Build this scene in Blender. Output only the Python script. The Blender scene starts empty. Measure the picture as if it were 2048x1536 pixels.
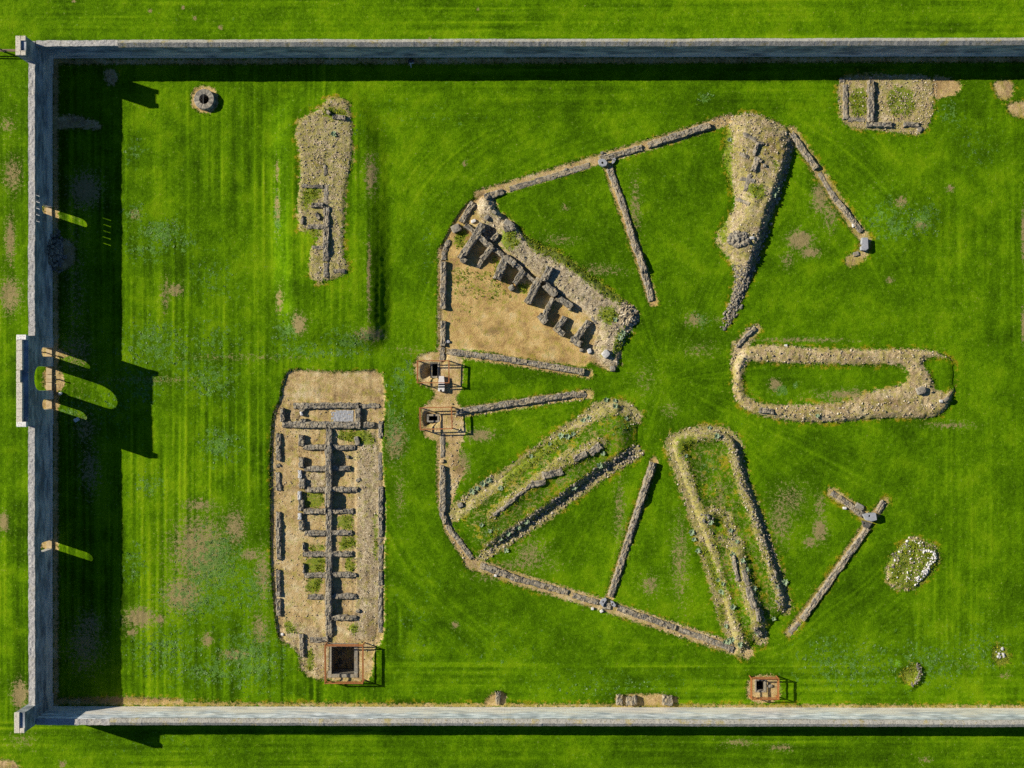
import bpy, bmesh, math, random
import numpy as np
from mathutils import Vector, Matrix

# ------------------------------------------------------------------ scene, camera, light
scene = bpy.context.scene
COL = scene.collection
HC = 100.0                                   # camera height above the lawn, metres
cam_d = bpy.data.cameras.new("Camera")
cam = bpy.data.objects.new("Camera", cam_d)
COL.objects.link(cam)
cam.location = (0, 0, HC)
cam.rotation_euler = (0, 0, 0)
cam_d.sensor_width = 36.0
cam_d.angle = 2 * math.atan(0.512)
cam_d.clip_end = 5000
scene.camera = cam
SUN_EL = math.radians(27.2)
sun_dir = Vector((-math.cos(math.atan(.327)), math.sin(math.atan(.327)), 0)) * math.cos(SUN_EL)
sun_dir.z = math.sin(SUN_EL)                 # towards the sun
world = bpy.data.worlds.new("World")
scene.world = world
world.use_nodes = True
wn = world.node_tree
sky = wn.nodes.new('ShaderNodeTexSky')
sky.sky_type = 'NISHITA'
sky.sun_disc = False
sky.sun_elevation = SUN_EL
sky.sun_rotation = math.atan2(sun_dir.x, sun_dir.y)
sky.ozone_density = 10.0
sky.dust_density = 0.4
wn.links.new(sky.outputs[0], wn.nodes['Background'].inputs[0])
wn.nodes['Background'].inputs[1].default_value = 0.05
sl = bpy.data.lights.new("Sun", 'SUN')
sl.energy = 5.0
sl.angle = math.radians(0.5)
sl.color = (1.0, 0.93, 0.80)
so = bpy.data.objects.new("Sun", sl)
COL.objects.link(so)
so.rotation_euler = sun_dir.to_track_quat('Z', 'Y').to_euler()
so.location = sun_dir * 60
scene.view_settings.view_transform = 'Standard'
scene.view_settings.look = 'None'
scene.view_settings.gamma = 1
scene.view_settings.exposure = 0.7
scene.cycles.use_denoising = False

rnd = random.Random(7)
rng = np.random.default_rng(11)
S = 0.05                                     # metres per photo unit on the lawn


def P(px, py, z=0.0):
    k = S * (1 - z / HC)
    return Vector(((px - 1024) * k, (768 - py) * k, z))


# ------------------------------------------------------------------ numeric helpers
def hsh(i, j, seed):
    i = i.astype(np.int64); j = j.astype(np.int64)
    h = (i * 374761393 + j * 668265263 + seed * 974634777) & 0xffffffff
    h = ((h ^ (h >> 13)) * 1274126177) & 0xffffffff
    h = ((h ^ (h >> 16)) * 2246822519) & 0xffffffff
    return ((h ^ (h >> 15)) & 0xffffff) / float(0xffffff)


def vn(x, y, seed=0):
    x = np.asarray(x, float); y = np.asarray(y, float)
    i = np.floor(x); j = np.floor(y)
    fx = x - i; fy = y - j
    fx = fx * fx * (3 - 2 * fx); fy = fy * fy * (3 - 2 * fy)
    a = hsh(i, j, seed); b = hsh(i + 1, j, seed); c = hsh(i, j + 1, seed); d = hsh(i + 1, j + 1, seed)
    return (a + (b - a) * fx) * (1 - fy) + (c + (d - c) * fx) * fy


def fbm(x, y, seed=0, o=4):
    t = 0; a = .5; s = 0
    for k in range(o):
        t = t + a * vn(x * 2 ** k, y * 2 ** k, seed + 17 * k); s += a; a *= .5
    return t / s


def cells(x, y, seed=0):
    """jittered grid voronoi: (F1, F2, cell id 0..1)"""
    i = np.floor(x); j = np.floor(y)
    f1 = np.full(x.shape, 9.); f2 = np.full(x.shape, 9.); cid = np.zeros(x.shape)
    for di in (-1, 0, 1):
        for dj in (-1, 0, 1):
            a = i + di; b = j + dj
            cx = a + .15 + .7 * hsh(a, b, seed); cy = b + .15 + .7 * hsh(a, b, seed + 5)
            d = np.maximum(abs(x - cx), abs(y - cy)) * .6 + .4 * np.hypot(x - cx, y - cy)
            n = d < f1
            f2 = np.where(n, f1, np.minimum(f2, d))
            f1 = np.where(n, d, f1)
            cid = np.where(n, hsh(a, b, seed + 9), cid)
    return f1, f2, cid


def sst(a, b, x):
    t = np.clip((x - a) / (b - a), 0, 1)
    return t * t * (3 - 2 * t)


def chaikin(p, n, closed=True):
    p = np.array(p, float)
    for _ in range(n):
        q = np.roll(p, -1, 0) if closed else p[1:]
        b = p if closed else p[:-1]
        r = np.empty((2 * len(b), 2)); r[0::2] = b * .75 + q * .25; r[1::2] = b * .25 + q * .75
        if not closed:
            r = np.vstack([p[:1], r, p[-1:]])
        p = r
    return p


def w2(p):
    p = np.array(p, float)
    return np.stack([(p[:, 0] - 1024) * S, (768 - p[:, 1]) * S], 1)


# ------------------------------------------------------------------ mesh helpers
def link(name, me, mat=None, parent=None, label=None, cat=None, group=None, kind=None):
    o = bpy.data.objects.new(name, me)
    COL.objects.link(o)
    if mat and me and not me.materials:
        me.materials.append(mat)
    if parent:
        o.parent = parent
    tag(o, label, cat, group, kind)
    return o


def tag(o, label=None, cat=None, group=None, kind=None):
    if label: o['label'] = label
    if cat: o['category'] = cat
    if group: o['group'] = group
    if kind: o['kind'] = kind
    return o


def empty(name, loc, label, cat, group=None):
    o = bpy.data.objects.new(name, None)
    COL.objects.link(o)
    o.location = loc
    o.empty_display_size = .2
    return tag(o, label, cat, group)


def mesh_np(name, v, f, attrs=None, smooth=False):
    """v (n,3); f list of index arrays all quads or all tris (n,4)/(n,3)"""
    me = bpy.data.meshes.new(name)
    fs = f if isinstance(f, list) else [f]
    nl = sum(a.size for a in fs); npol = sum(len(a) for a in fs)
    me.vertices.add(len(v)); me.vertices.foreach_set('co', np.ascontiguousarray(v, dtype=np.float32).ravel())
    me.loops.add(nl); me.polygons.add(npol)
    me.loops.foreach_set('vertex_index', np.concatenate([a.ravel() for a in fs]).astype(np.int32))
    st = []; c = 0
    for a in fs:
        st.append(np.arange(len(a)) * a.shape[1] + c); c += a.size
    me.polygons.foreach_set('loop_start', np.concatenate(st).astype(np.int32))
    me.polygons.foreach_set('use_smooth', np.full(npol, smooth))
    me.update(calc_edges=True)
    for k, a in (attrs or {}).items():
        at = me.attributes.new(k, 'FLOAT', 'POINT')
        at.data.foreach_set('value', np.ascontiguousarray(a, dtype=np.float32).ravel())
    return me


def bm_mesh(name, bm, smooth=False):
    me = bpy.data.meshes.new(name)
    bmesh.ops.recalc_face_normals(bm, faces=bm.faces[:])
    bm.to_mesh(me); bm.free()
    if smooth:
        for p in me.polygons: p.use_smooth = True
    return me


def boxes_mesh(name, bxs, bevel=0.0):
    """list of (x0,y0,z0,x1,y1,z1)"""
    bm = bmesh.new()
    for b in bxs:
        c = [bm.verts.new((x, y, z)) for z in (b[2], b[5]) for y in (b[1], b[4]) for x in (b[0], b[3])]
        for q in ((0, 2, 3, 1), (4, 5, 7, 6), (0, 1, 5, 4), (2, 6, 7, 3), (0, 4, 6, 2), (1, 3, 7, 5)):
            bm.faces.new([c[i] for i in q])
    bmesh.ops.recalc_face_normals(bm, faces=bm.faces[:])
    if bevel:
        bmesh.ops.bevel(bm, geom=bm.edges[:], offset=bevel, segments=1, affect='EDGES')
    return bm_mesh(name, bm)


# ------------------------------------------------------------------ materials
class NT:
    def __init__(s, name, rough=.9, spec=.15):
        s.m = bpy.data.materials.new(name); s.m.use_nodes = True
        s.t = s.m.node_tree
        s.b = s.t.nodes['Principled BSDF']
        s.b.inputs['Roughness'].default_value = rough
        s.b.inputs['Specular IOR Level'].default_value = spec
        s.pos = s.t.nodes.new('ShaderNodeNewGeometry').outputs['Position']

    def n(s, typ): return s.t.nodes.new(typ)

    def put(s, sock, v):
        if hasattr(v, 'is_linked') or isinstance(v, bpy.types.NodeSocket): s.t.links.new(v, sock)
        else: sock.default_value = v

    def noise(s, scale, detail=2, vec=None, rough=.55, col=False):
        n = s.n('ShaderNodeTexNoise'); n.inputs['Scale'].default_value = scale
        n.inputs['Detail'].default_value = detail; n.inputs['Roughness'].default_value = rough
        s.t.links.new(vec or s.pos, n.inputs['Vector'])
        return n.outputs['Color' if col else 'Fac']

    def scaled(s, sc, vec=None):
        n = s.n('ShaderNodeVectorMath'); n.operation = 'MULTIPLY'
        s.t.links.new(vec or s.pos, n.inputs[0]); n.inputs[1].default_value = sc
        return n.outputs[0]

    def voro(s, scale, out='Color', vec=None, feat='F1'):
        n = s.n('ShaderNodeTexVoronoi'); n.feature = feat; n.inputs['Scale'].default_value = scale
        s.t.links.new(vec or s.pos, n.inputs['Vector'])
        return n.outputs[out]

    def attr(s, name):
        n = s.n('ShaderNodeAttribute'); n.attribute_name = name
        return n.outputs['Fac']

    def mth(s, op, a, b=0.0, clamp=False):
        n = s.n('ShaderNodeMath'); n.operation = op; n.use_clamp = clamp
        s.put(n.inputs[0], a); s.put(n.inputs[1], b)
        return n.outputs[0]

    def sub(s, a, b): return s.mth('SUBTRACT', a, b)
    def add(s, a, b): return s.mth('ADD', a, b)
    def mul(s, a, b): return s.mth('MULTIPLY', a, b)

    def ss(s, lo, hi, x):
        n = s.n('ShaderNodeMapRange'); n.interpolation_type = 'SMOOTHSTEP'
        s.put(n.inputs['Value'], x); s.put(n.inputs['From Min'], lo); s.put(n.inputs['From Max'], hi)
        return n.outputs[0]

    def mix(s, f, a, b, mode='MIX'):
        n = s.n('ShaderNodeMix'); n.data_type = 'RGBA'; n.blend_type = mode
        s.put(n.inputs['Factor'], f)
        for k, v in ((6, a), (7, b)):
            if isinstance(v, tuple): v = (*v, 1)
            s.put(n.inputs[k], v)
        return n.outputs[2]

    def ramp(s, f, stops, interp='LINEAR'):
        n = s.n('ShaderNodeValToRGB'); n.color_ramp.interpolation = interp
        e = n.color_ramp.elements
        while len(e) < len(stops): e.new(.5)
        for k, (p, c) in enumerate(stops):
            e[k].position = p; e[k].color = (*c, 1)
        s.put(n.inputs[0], f)
        return n.outputs[0]

    def z(s):
        n = s.n('ShaderNodeSeparateXYZ'); s.t.links.new(s.pos, n.inputs[0]); return n.outputs[2]

    def out(s, col, bump=None, dist=.02, strength=1.0):
        s.put(s.b.inputs['Base Color'], (*col, 1) if isinstance(col, tuple) else col)
        if bump is not None:
            n = s.n('ShaderNodeBump'); n.inputs['Distance'].default_value = dist
            n.inputs['Strength'].default_value = strength
            s.t.links.new(bump, n.inputs['Height']); s.t.links.new(n.outputs[0], s.b.inputs['Normal'])
        return s.m


def make_ground():
    g = NT("lawn and bare earth", .97, .02)
    big = g.noise(.12, 3); mid = g.noise(.55, 3); med = g.noise(1.6, 3); n1 = g.noise(3.2, 3); n3 = g.noise(9, 2); n4 = g.noise(22, 2)
    soil, gravel, dry_shade, weed, mow, moss, veg = [g.attr(k) for k in ('soil', 'gravel', 'dry_shade', 'weed', 'mow', 'moss', 'veg')]
    # grass
    f = g.add(g.mul(n1, .30), g.mul(n3, .38)); f = g.add(f, g.mul(n4, .26)); f = g.add(f, g.mul(mid, .34))
    f = g.add(f, g.mul(big, .46)); f = g.sub(f, .87); f = g.mul(f, 2.1); f = g.add(f, g.mul(mow, .36)); f = g.add(f, .43)
    grass = g.ramp(f, [(.0, (.022, .055, .0007)), (.30, (.052, .122, .0009)), (.56, (.094, .200, .0012)), (1.0, (.205, .315, .0045))])
    yel = g.ss(.56, .74, g.add(g.mul(mid, .7), g.mul(big, .4)))
    grass = g.mix(g.mul(yel, .5), grass, g.mix(n3, (.085, .175, .001), (.16, .26, .003)))
    # straw coloured wear
    dm = g.add(g.mul(dry_shade, 1.18), g.mul(g.sub(n1, .5), 1.7)); dm = g.add(dm, g.mul(g.sub(n3, .5), 1.5))
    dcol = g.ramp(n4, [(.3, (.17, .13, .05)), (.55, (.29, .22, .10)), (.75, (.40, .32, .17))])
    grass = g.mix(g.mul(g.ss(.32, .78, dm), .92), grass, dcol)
    # broadleaf weeds
    wc = g.voro(5.5, 'Distance')
    wm = g.add(weed, g.mul(g.sub(med, .5), 2.0)); wm = g.sub(wm, g.mul(wc, .7))
    wcol = g.mix(g.ss(.3, .7, n3), (.035, .11, .012), (.15, .27, .055))
    grass = g.mix(g.mul(g.ss(.12, .34, wm), .8), grass, wcol)
    # bare earth
    sn = g.add(soil, g.mul(g.sub(n1, .5), .8)); sn = g.add(sn, g.mul(g.sub(med, .5), g.mul(g.mth('POWER', gravel, 2.0), 2.0))); sn = g.add(sn, g.mul(g.sub(n3, .5), .6))
    sm = g.ss(-.08, .14, sn)
    sf = g.add(g.add(g.mul(g.sub(mid, .5), 1.5), g.mul(g.sub(n1, .5), .8)), g.add(g.mul(g.sub(big, .5), .9), g.mul(g.sub(n3, .5), .5)))
    sand = g.ramp(g.add(sf, .5), [(.15, (.30, .18, .06)), (.38, (.48, .31, .105)), (.58, (.60, .405, .145)), (.85, (.66, .52, .27))])
    sand = g.mix(g.mul(g.ss(.45, .75, n4), .45), sand, (.16, .11, .05))
    sand = g.mix(g.mul(g.ss(.55, .72, g.noise(.9, 4)), .5), sand, (.20, .135, .07))
    vc = g.voro(13, 'Color'); vc2 = g.voro(26, 'Color')
    sepa = g.n('ShaderNodeSeparateColor'); g.t.links.new(vc, sepa.inputs[0])
    sepb = g.n('ShaderNodeSeparateColor'); g.t.links.new(vc2, sepb.inputs[0])
    gf = g.add(g.mul(sepa.outputs[0], .5), g.mul(sepb.outputs[0], .5)); gf = g.add(gf, g.mul(g.sub(n1, .5), 1.0)); gf = g.add(gf, g.mul(g.sub(mid, .5), .7))
    grav = g.ramp(gf, [(.1, (.14, .11, .065)), (.4, (.32, .255, .16)), (.65, (.45, .37, .245)), (.95, (.66, .58, .43))])
    earth = g.mix(gravel, sand, grav)
    earth = g.mix(g.mul(g.ss(.3, .8, dm), .75), earth, g.mix(n4, (.12, .075, .03), (.27, .185, .09)))
    pm = g.add(g.mul(g.sub(med, .5), 2.0), g.mul(g.sub(n3, .5), 1.4)); pm = g.ss(.10, .62, g.add(pm, g.mul(moss, .55)))
    earth = g.mix(g.mul(pm, .62), earth, g.ramp(n1, [(.35, (.10, .14, .012)), (.5, (.22, .22, .015)), (.65, (.30, .25, .02))]))
    # greenery inside the ruins
    vm = g.add(veg, g.mul(g.sub(n1, .5), 2.2)); vm = g.add(vm, g.mul(g.sub(n3, .5), 1.6))
    vcol = g.ramp(n3, [(.3, (.055, .11, .006)), (.5, (.13, .19, .010)), (.7, (.26, .27, .018))])
    earth = g.mix(g.mul(g.ss(.35, .8, vm), .9), earth, vcol)
    col = g.mix(sm, grass, earth)
    # ochre moss along the edges of the bare earth
    band = g.sub(1.0, g.ss(.05, .42, g.mth('ABSOLUTE', g.add(sn, .02))))
    mm = g.mul(band, g.ss(.42, .8, g.add(g.mth('MINIMUM', moss, .45), g.add(g.mul(g.sub(med, .5), 2.0), g.mul(g.sub(mid, .5), 1.6)))))
    mcol = g.ramp(n3, [(.3, (.13, .13, .006)), (.5, (.29, .20, .008)), (.7, (.34, .30, .015))])
    col = g.mix(g.mul(mm, .7), col, mcol)
    h = g.add(g.mul(n3, .6), g.mul(n4, .55)); h = g.add(h, g.mul(sepa.outputs[0], g.mul(sm, .5)))
    return g.out(col, h, .07, .8)


def make_stone(name="weathered ruin stone", dark=1.0, dust=.3):
    g = NT(name, .92, .15)
    tone = g.attr('tone'); gap = g.attr('gap')
    n = g.noise(6, 4); n2 = g.noise(1.3, 3); n5 = g.noise(16, 3)
    c = g.ramp(g.add(g.mul(tone, .62), g.mul(n5, .38)), [(.12, (.048 * dark, .045 * dark, .039 * dark)), (.40, (.115 * dark, .105 * dark, .085 * dark)),
               (.66, (.185 * dark, .168 * dark, .133 * dark)), (.95, (.33 * dark, .29 * dark, .22 * dark))])
    c = g.mix(g.mul(g.ss(.52, .66, n), .7), c, (.035, .037, .036))
    c = g.mix(g.mul(g.ss(.60, .70, g.add(g.mul(n2, .75), g.mul(n5, .3))), .6), c, (.30, .20, .03))
    c = g.mix(g.mul(g.ss(.56, .68, g.noise(2.6, 3)), .5), c, (.36, .34, .29))
    du = g.ss(.40, .62, g.add(g.mul(g.noise(3.5, 4), .75), g.mul(tone, .22)))
    c = g.mix(g.mul(du, dust), c, g.mix(n5, (.20, .155, .085), (.40, .32, .20)))
    c = g.mix(g.mul(gap, .6), c, (.19, .15, .085))
    return g.out(c, g.add(n, n5), .04, .7)


def make_rubble():
    g = NT("loose rubble", .95, .1)
    tone = g.attr('tone'); n = g.noise(18, 2)
    c = g.ramp(g.add(g.mul(tone, .8), g.mul(n, .2)), [(.1, (.13, .11, .075)), (.4, (.31, .245, .15)), (.7, (.44, .36, .23)), (.97, (.68, .60, .46))])
    return g.out(c, n, .03, .5)


def make_bigwall(name, k, hi):
    g = NT(name, .9, .15)
    z = g.z()
    st = g.scaled((.35, .35, 1.3))
    n = g.noise(.8, 5, st); n2 = g.noise(.35, 3); n3 = g.noise(1.5, 5, g.scaled((.5, .5, 1.3))); n4 = g.noise(14, 2)
    low = g.sub(1.0, g.ss(.5 if hi < .8 else .9, 1.9 if hi < .8 else 2.7, g.add(z, g.mul(g.sub(n, .5), 6.0))))
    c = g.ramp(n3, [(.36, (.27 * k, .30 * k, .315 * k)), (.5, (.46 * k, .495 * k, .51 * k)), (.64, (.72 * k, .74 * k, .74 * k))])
    c = g.mix(g.mul(low, hi), c, g.mix(g.ss(.35, .65, n4), (.68, .59, .45), (.90, .86, .77)))
    dk = g.ss(.52, .7, g.add(g.mul(n, .7), g.mul(n2, .35)))
    c = g.mix(g.mul(dk, .8 - .45 * (hi > .8)), c, (.17, .172, .17))
    bk = g.n('ShaderNodeTexBrick')
    sp = g.n('ShaderNodeSeparateXYZ'); g.t.links.new(g.pos, sp.inputs[0])
    cb = g.n('ShaderNodeCombineXYZ'); g.t.links.new(g.add(sp.outputs[0], sp.outputs[1]), cb.inputs[0]); g.t.links.new(sp.outputs[2], cb.inputs[1])
    g.t.links.new(cb.outputs[0], bk.inputs['Vector']); bk.inputs['Scale'].default_value = 1.0
    bk.inputs['Brick Width'].default_value = .55; bk.inputs['Row Height'].default_value = .3
    bk.inputs['Mortar Size'].default_value = .018
    bk.inputs['Color1'].default_value = (.82, .82, .82, 1); bk.inputs['Color2'].default_value = (1, 1, 1, 1); bk.inputs['Mortar'].default_value = (.6, .6, .6, 1)
    c = g.mix(.35 if hi < .8 else .12, c, bk.outputs['Color'], 'MULTIPLY')
    if hi > .8:
        c = g.mix(g.mul(g.ss(.5, .62, g.noise(.7, 4, g.scaled((.45, .45, 3.0)))), .5), c, (.36, .36, .35))
    h = g.add(g.mul(bk.outputs['Fac'], -.5), g.add(n3, n4))
    return g.out(c, h, .03 if hi < .8 else .012, .6)


def make_coping(name, a, b, lich=.3):
    g = NT(name, .9, .15)
    tone = g.attr('tone'); n = g.noise(7, 4); n2 = g.noise(1.2, 3); n4 = g.noise(20, 2)
    c = g.mix(g.add(g.mul(tone, .5), g.mul(n4, .5)), a, b)
    c = g.mix(g.mul(g.ss(.50, .66, n), .6), c, tuple(x * .35 for x in a))
    c = g.mix(g.mul(g.ss(.52, .66, g.add(g.mul(n2, .7), g.mul(n, .3))), lich), c, (.34, .27, .05))
    return g.out(c, g.add(n, n4), .04, .7)


def make_plain(name, a, b, scale=12, rough=.8, spec=.3, metal=0, bump=.01):
    g = NT(name, rough, spec)
    n = g.noise(scale, 3)
    g.b.inputs['Metallic'].default_value = metal
    return g.out(g.ramp(n, [(.3, a), (.7, b)]), n, bump, .5)


def make_leaf(name, stops):
    g = NT(name, .9, .03)
    t = g.attr('tone')
    return g.out(g.ramp(t, stops))


M_GROUND = make_ground()
M_STONE = make_stone("weathered ruin stone", 1.45, .5)
M_BEIGE = make_stone("beige weathered stone", 1.6, .85)
M_PALE = make_plain("pale dressed stone", (.33, .325, .31), (.52, .505, .47), 6)
M_RUB = make_rubble()
M_WALL = make_bigwall("shade darkened weathered limewash", .68, .75)  # weathered limewash, with the shade on these walls put into its darker colour
M_LIME = make_bigwall("sun brightened limewash", 1.3, .95)  # lighter copy for the sunlit wall, sunlight put into its colour
M_COPE = make_coping("ridge coping stone", (.25, .235, .20), (.44, .42, .36), .6)
M_TOP = make_coping("rough wall top", (.30, .285, .26), (.50, .48, .44), .15)
M_PAR = make_coping("pale parapet stone", (.52, .47, .36), (.72, .67, .56), .25)
M_WHITE = make_coping("white capped parapet stone", (.74, .71, .64), (.83, .81, .76), .02)
M_SLAB = make_plain("smooth grey slab", (.22, .225, .235), (.36, .365, .375), 9)
M_CARVED = make_plain("carved pale stone", (.50, .47, .42), (.70, .67, .62), 8)
M_SLAT = make_plain("dark groove stone", (.10, .11, .125), (.16, .17, .19), 8)
M_RUST = make_plain("rusted steel", (.20, .065, .018), (.40, .155, .045), 9, .75, .3, .0)
M_WELL = make_stone("grey well stone", 1.6, .15)
M_PAVE = make_plain("threshold paving", (.36, .25, .12), (.52, .40, .22), 3)
M_DARKIRON = make_plain("dark iron", (.03, .03, .03), (.06, .055, .05), 9, .6)
M_ROSETTE = make_leaf("silvery leaves", [(.0, (.10, .17, .07)), (.5, (.26, .35, .19)), (1, (.50, .57, .40))])
M_WEED = make_leaf("weed leaves", [(.0, (.04, .10, .014)), (.5, (.095, .185, .040)), (1, (.20, .30, .11))])
M_TUFT = make_leaf("grass blades", [(.0, (.035, .09, .004)), (.45, (.07, .15, .006)), (.75, (.15, .20, .012)), (1, (.30, .23, .03))])
M_YEL = make_leaf("yellow green herbs", [(.0, (.05, .10, .006)), (.5, (.12, .17, .010)), (1, (.30, .29, .02))])

# ------------------------------------------------------------------ terrain fields
DX = .12
gx = np.arange(-56, 56.01, DX); gy = np.arange(-43, 43.01, DX)
NX, NY = len(gx), len(gy)
GX, GY = np.meshgrid(gx, gy)                 # [iy, ix]
U = GX / S + 1024; V = 768 - GY / S          # photo units
soil = np.full(GX.shape, -3.0); gravel = np.zeros(GX.shape); moss = np.full(GX.shape, .15); veg = np.zeros(GX.shape)
dry_shade = np.zeros(GX.shape); weed = np.zeros(GX.shape); H = np.zeros(GX.shape)


def win(pts, m):
    x0, y0 = pts.min(0) - m; x1, y1 = pts.max(0) + m
    i0, i1 = np.searchsorted(gx, [x0, x1]); j0, j1 = np.searchsorted(gy, [y0, y1])
    return slice(max(j0, 0), j1), slice(max(i0, 0), i1)


def seg_dist(x, y, p, closed):
    d = np.full(x.shape, 1e9)
    n = len(p) if closed else len(p) - 1
    for k in range(n):
        a = p[k]; b = p[(k + 1) % len(p)]; e = b - a
        t = np.clip(((x - a[0]) * e[0] + (y - a[1]) * e[1]) / max(e @ e, 1e-9), 0, 1)
        d = np.minimum(d, (x - a[0] - t * e[0]) ** 2 + (y - a[1] - t * e[1]) ** 2)
    return np.sqrt(d)


def inside(x, y, p):
    c = np.zeros(x.shape, bool)
    for k in range(len(p)):
        a = p[k]; b = p[(k + 1) % len(p)]
        if a[1] == b[1]: continue
        c ^= ((a[1] > y) != (b[1] > y)) & (x < (b[0] - a[0]) * (y - a[1]) / (b[1] - a[1]) + a[0])
    return c


def sd_poly(poly, smooth=1, m=2.5):
    p = w2(chaikin(poly, smooth))
    s = win(p, m)
    x, y = GX[s], GY[s]
    d = seg_dist(x, y, p, True)
    return s, np.where(inside(x, y, p), d, -d)


def sd_line(pts, hw, smooth=1, m=2.5):
    p = w2(chaikin(pts, smooth, False))
    s = win(p, m)
    return s, hw * S - seg_dist(GX[s], GY[s], p, False)


def add_soil(sd, gr, ms=None):
    s, d = sd
    n = d > soil[s]
    gravel[s] = np.where(n & (d > -.6), gr, gravel[s])
    if ms is not None: moss[s] = np.where(n & (d > -.8), ms, moss[s])
    soil[s] = np.maximum(soil[s], d)


def set_gravel(poly, val, w=.5):
    s, d = sd_poly(poly, 1)
    t = sst(-w, w, d)
    gravel[s] = gravel[s] * (1 - t) + val * t


def cut_soil(sd):
    s, d = sd
    soil[s] = np.minimum(soil[s], -d)


def add_veg(sd, amt=1.0, w=.45):
    s, d = sd
    veg[s] = np.maximum(veg[s], amt * sst(-w, w, d))


A_P = [(655, 198), (685, 196), (700, 205), (705, 230), (708, 270), (706, 330), (697, 360), (693, 380), (692, 460), (690, 500), (692, 515), (700, 528), (700, 545), (685, 556), (660, 563), (645, 570), (625, 562), (620, 545), (622, 520), (624, 498), (640, 487), (620, 470), (600, 462), (597, 440), (595, 420), (600, 370), (602, 330), (598, 300), (592, 280), (595, 250), (610, 235), (635, 222), (650, 210)]
B_P = [(575, 740), (600, 738), (660, 743), (700, 742), (765, 740), (768, 770), (772, 800), (768, 840), (764, 900), (768, 960), (772, 1020), (770, 1100), (768, 1180), (770, 1240), (765, 1285), (747, 1300), (748, 1345), (730, 1368), (650, 1362), (600, 1350), (598, 1300), (560, 1285), (552, 1255), (545, 1180), (540, 1100), (542, 1020), (540, 950), (542, 870), (545, 830), (553, 812), (560, 800), (563, 770)]
G_P = [(880, 740), (880, 500), (893, 470), (915, 430), (940, 400), (975, 382), (990, 395), (1000, 425), (1025, 440), (1045, 462), (1066, 484), (1098, 492), (1130, 510), (1160, 535), (1190, 556), (1220, 578), (1245, 598), (1270, 612), (1282, 638), (1270, 650), (1250, 665), (1238, 690), (1245, 715), (1230, 742), (1205, 738), (1180, 722), (1170, 735), (1100, 725), (1000, 710), (960, 700), (905, 700), (895, 715)]
C_E = [(1592, 282), (1577, 340), (1556, 398), (1536, 458), (1518, 513), (1502, 560), (1480, 610), (1455, 656)]
C_W = [(1455, 656), (1450, 645), (1460, 600), (1472, 560), (1468, 540), (1450, 510), (1434, 490), (1430, 470), (1445, 450), (1460, 430), (1468, 405), (1462, 370), (1452, 345), (1447, 320), (1450, 290), (1452, 262), (1460, 238), (1480, 225), (1510, 226), (1545, 238), (1578, 258), (1592, 282)]
D_P = [(1478, 702), (1500, 690), (1560, 688), (1640, 697), (1760, 698), (1850, 697), (1895, 710), (1912, 730), (1908, 790), (1890, 825), (1860, 838), (1800, 836), (1740, 838), (1660, 846), (1600, 845), (1530, 835), (1490, 820), (1468, 800), (1463, 770), (1466, 730)]
D_H = [(1495, 722), (1530, 725), (1580, 728), (1650, 728), (1700, 730), (1800, 730), (1815, 745), (1815, 762), (1795, 772), (1740, 780), (1700, 800), (1650, 806), (1600, 808), (1540, 808), (1510, 803), (1490, 790), (1484, 765), (1487, 735)]
D_N = [(1850, 715), (1905, 716), (1920, 740), (1920, 770), (1890, 786), (1868, 778), (1858, 745), (1845, 730)]
F_P = [(903, 1020), (960, 985), (1010, 950), (1070, 905), (1130, 860), (1195, 812), (1235, 800), (1265, 815), (1282, 850), (1277, 903), (1200, 948), (1120, 1008), (1040, 1063), (970, 1108), (945, 1100), (925, 1070)]
F_E = [(1277, 903), (1200, 948), (1120, 1008), (1040, 1063), (970, 1110)]
F_W = [(970, 1110), (945, 1100), (925, 1070), (903, 1020), (960, 985), (1010, 950), (1070, 905), (1130, 860), (1195, 812), (1235, 800), (1265, 815), (1282, 850), (1277, 903)]
E_P = [(1342, 875), (1380, 862), (1425, 855), (1465, 868), (1480, 900), (1495, 960), (1520, 1030), (1545, 1110), (1570, 1180), (1575, 1220), (1555, 1240), (1530, 1275), (1515, 1285), (1495, 1305), (1470, 1300), (1455, 1240), (1438, 1170), (1415, 1100), (1390, 1030), (1365, 960), (1345, 905)]
I_P = [(1818, 1070), (1845, 1078), (1872, 1090), (1882, 1112), (1870, 1138), (1845, 1168), (1825, 1182), (1790, 1180), (1772, 1165), (1770, 1130), (1790, 1100)]
H_P = [(1676, 160), (1690, 150), (1740, 146), (1800, 148), (1860, 148), (1868, 172), (1868, 220), (1860, 250), (1840, 272), (1815, 268), (1760, 262), (1710, 258), (1688, 250), (1680, 235), (1675, 190)]

add_soil(sd_poly(A_P), .85, .85)
add_soil(sd_poly(B_P), .4, .30)
add_soil(sd_poly(G_P), .10, .25)
add_soil(sd_poly([(985, 385), (1000, 430), (1030, 452), (1066, 486), (1125, 508), (1190, 556), (1240, 596), (1277, 622), (1270, 655), (1240, 690), (1240, 738), (1200, 733), (1180, 700), (1200, 660), (1150, 610), (1100, 575), (1060, 545), (1020, 515), (985, 480), (955, 430), (950, 400)], m=.5), .9)
set_gravel([(985, 385), (1000, 430), (1030, 452), (1066, 486), (1125, 508), (1190, 556), (1240, 596), (1277, 622), (1270, 655), (1240, 690), (1240, 738), (1200, 733), (1180, 700), (1200, 660), (1150, 610), (1100, 575), (1060, 545), (1020, 515), (985, 480), (955, 430), (950, 400)], .95)
set_gravel([(712, 870), (762, 860), (766, 1280), (690, 1280), (712, 1240), (714, 1000)], .85)
set_gravel([(600, 945), (652, 945), (652, 976), (600, 976)], .8, .1)
set_gravel([(575, 818), (600, 818), (600, 846), (575, 846)], .6, .2)
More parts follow.
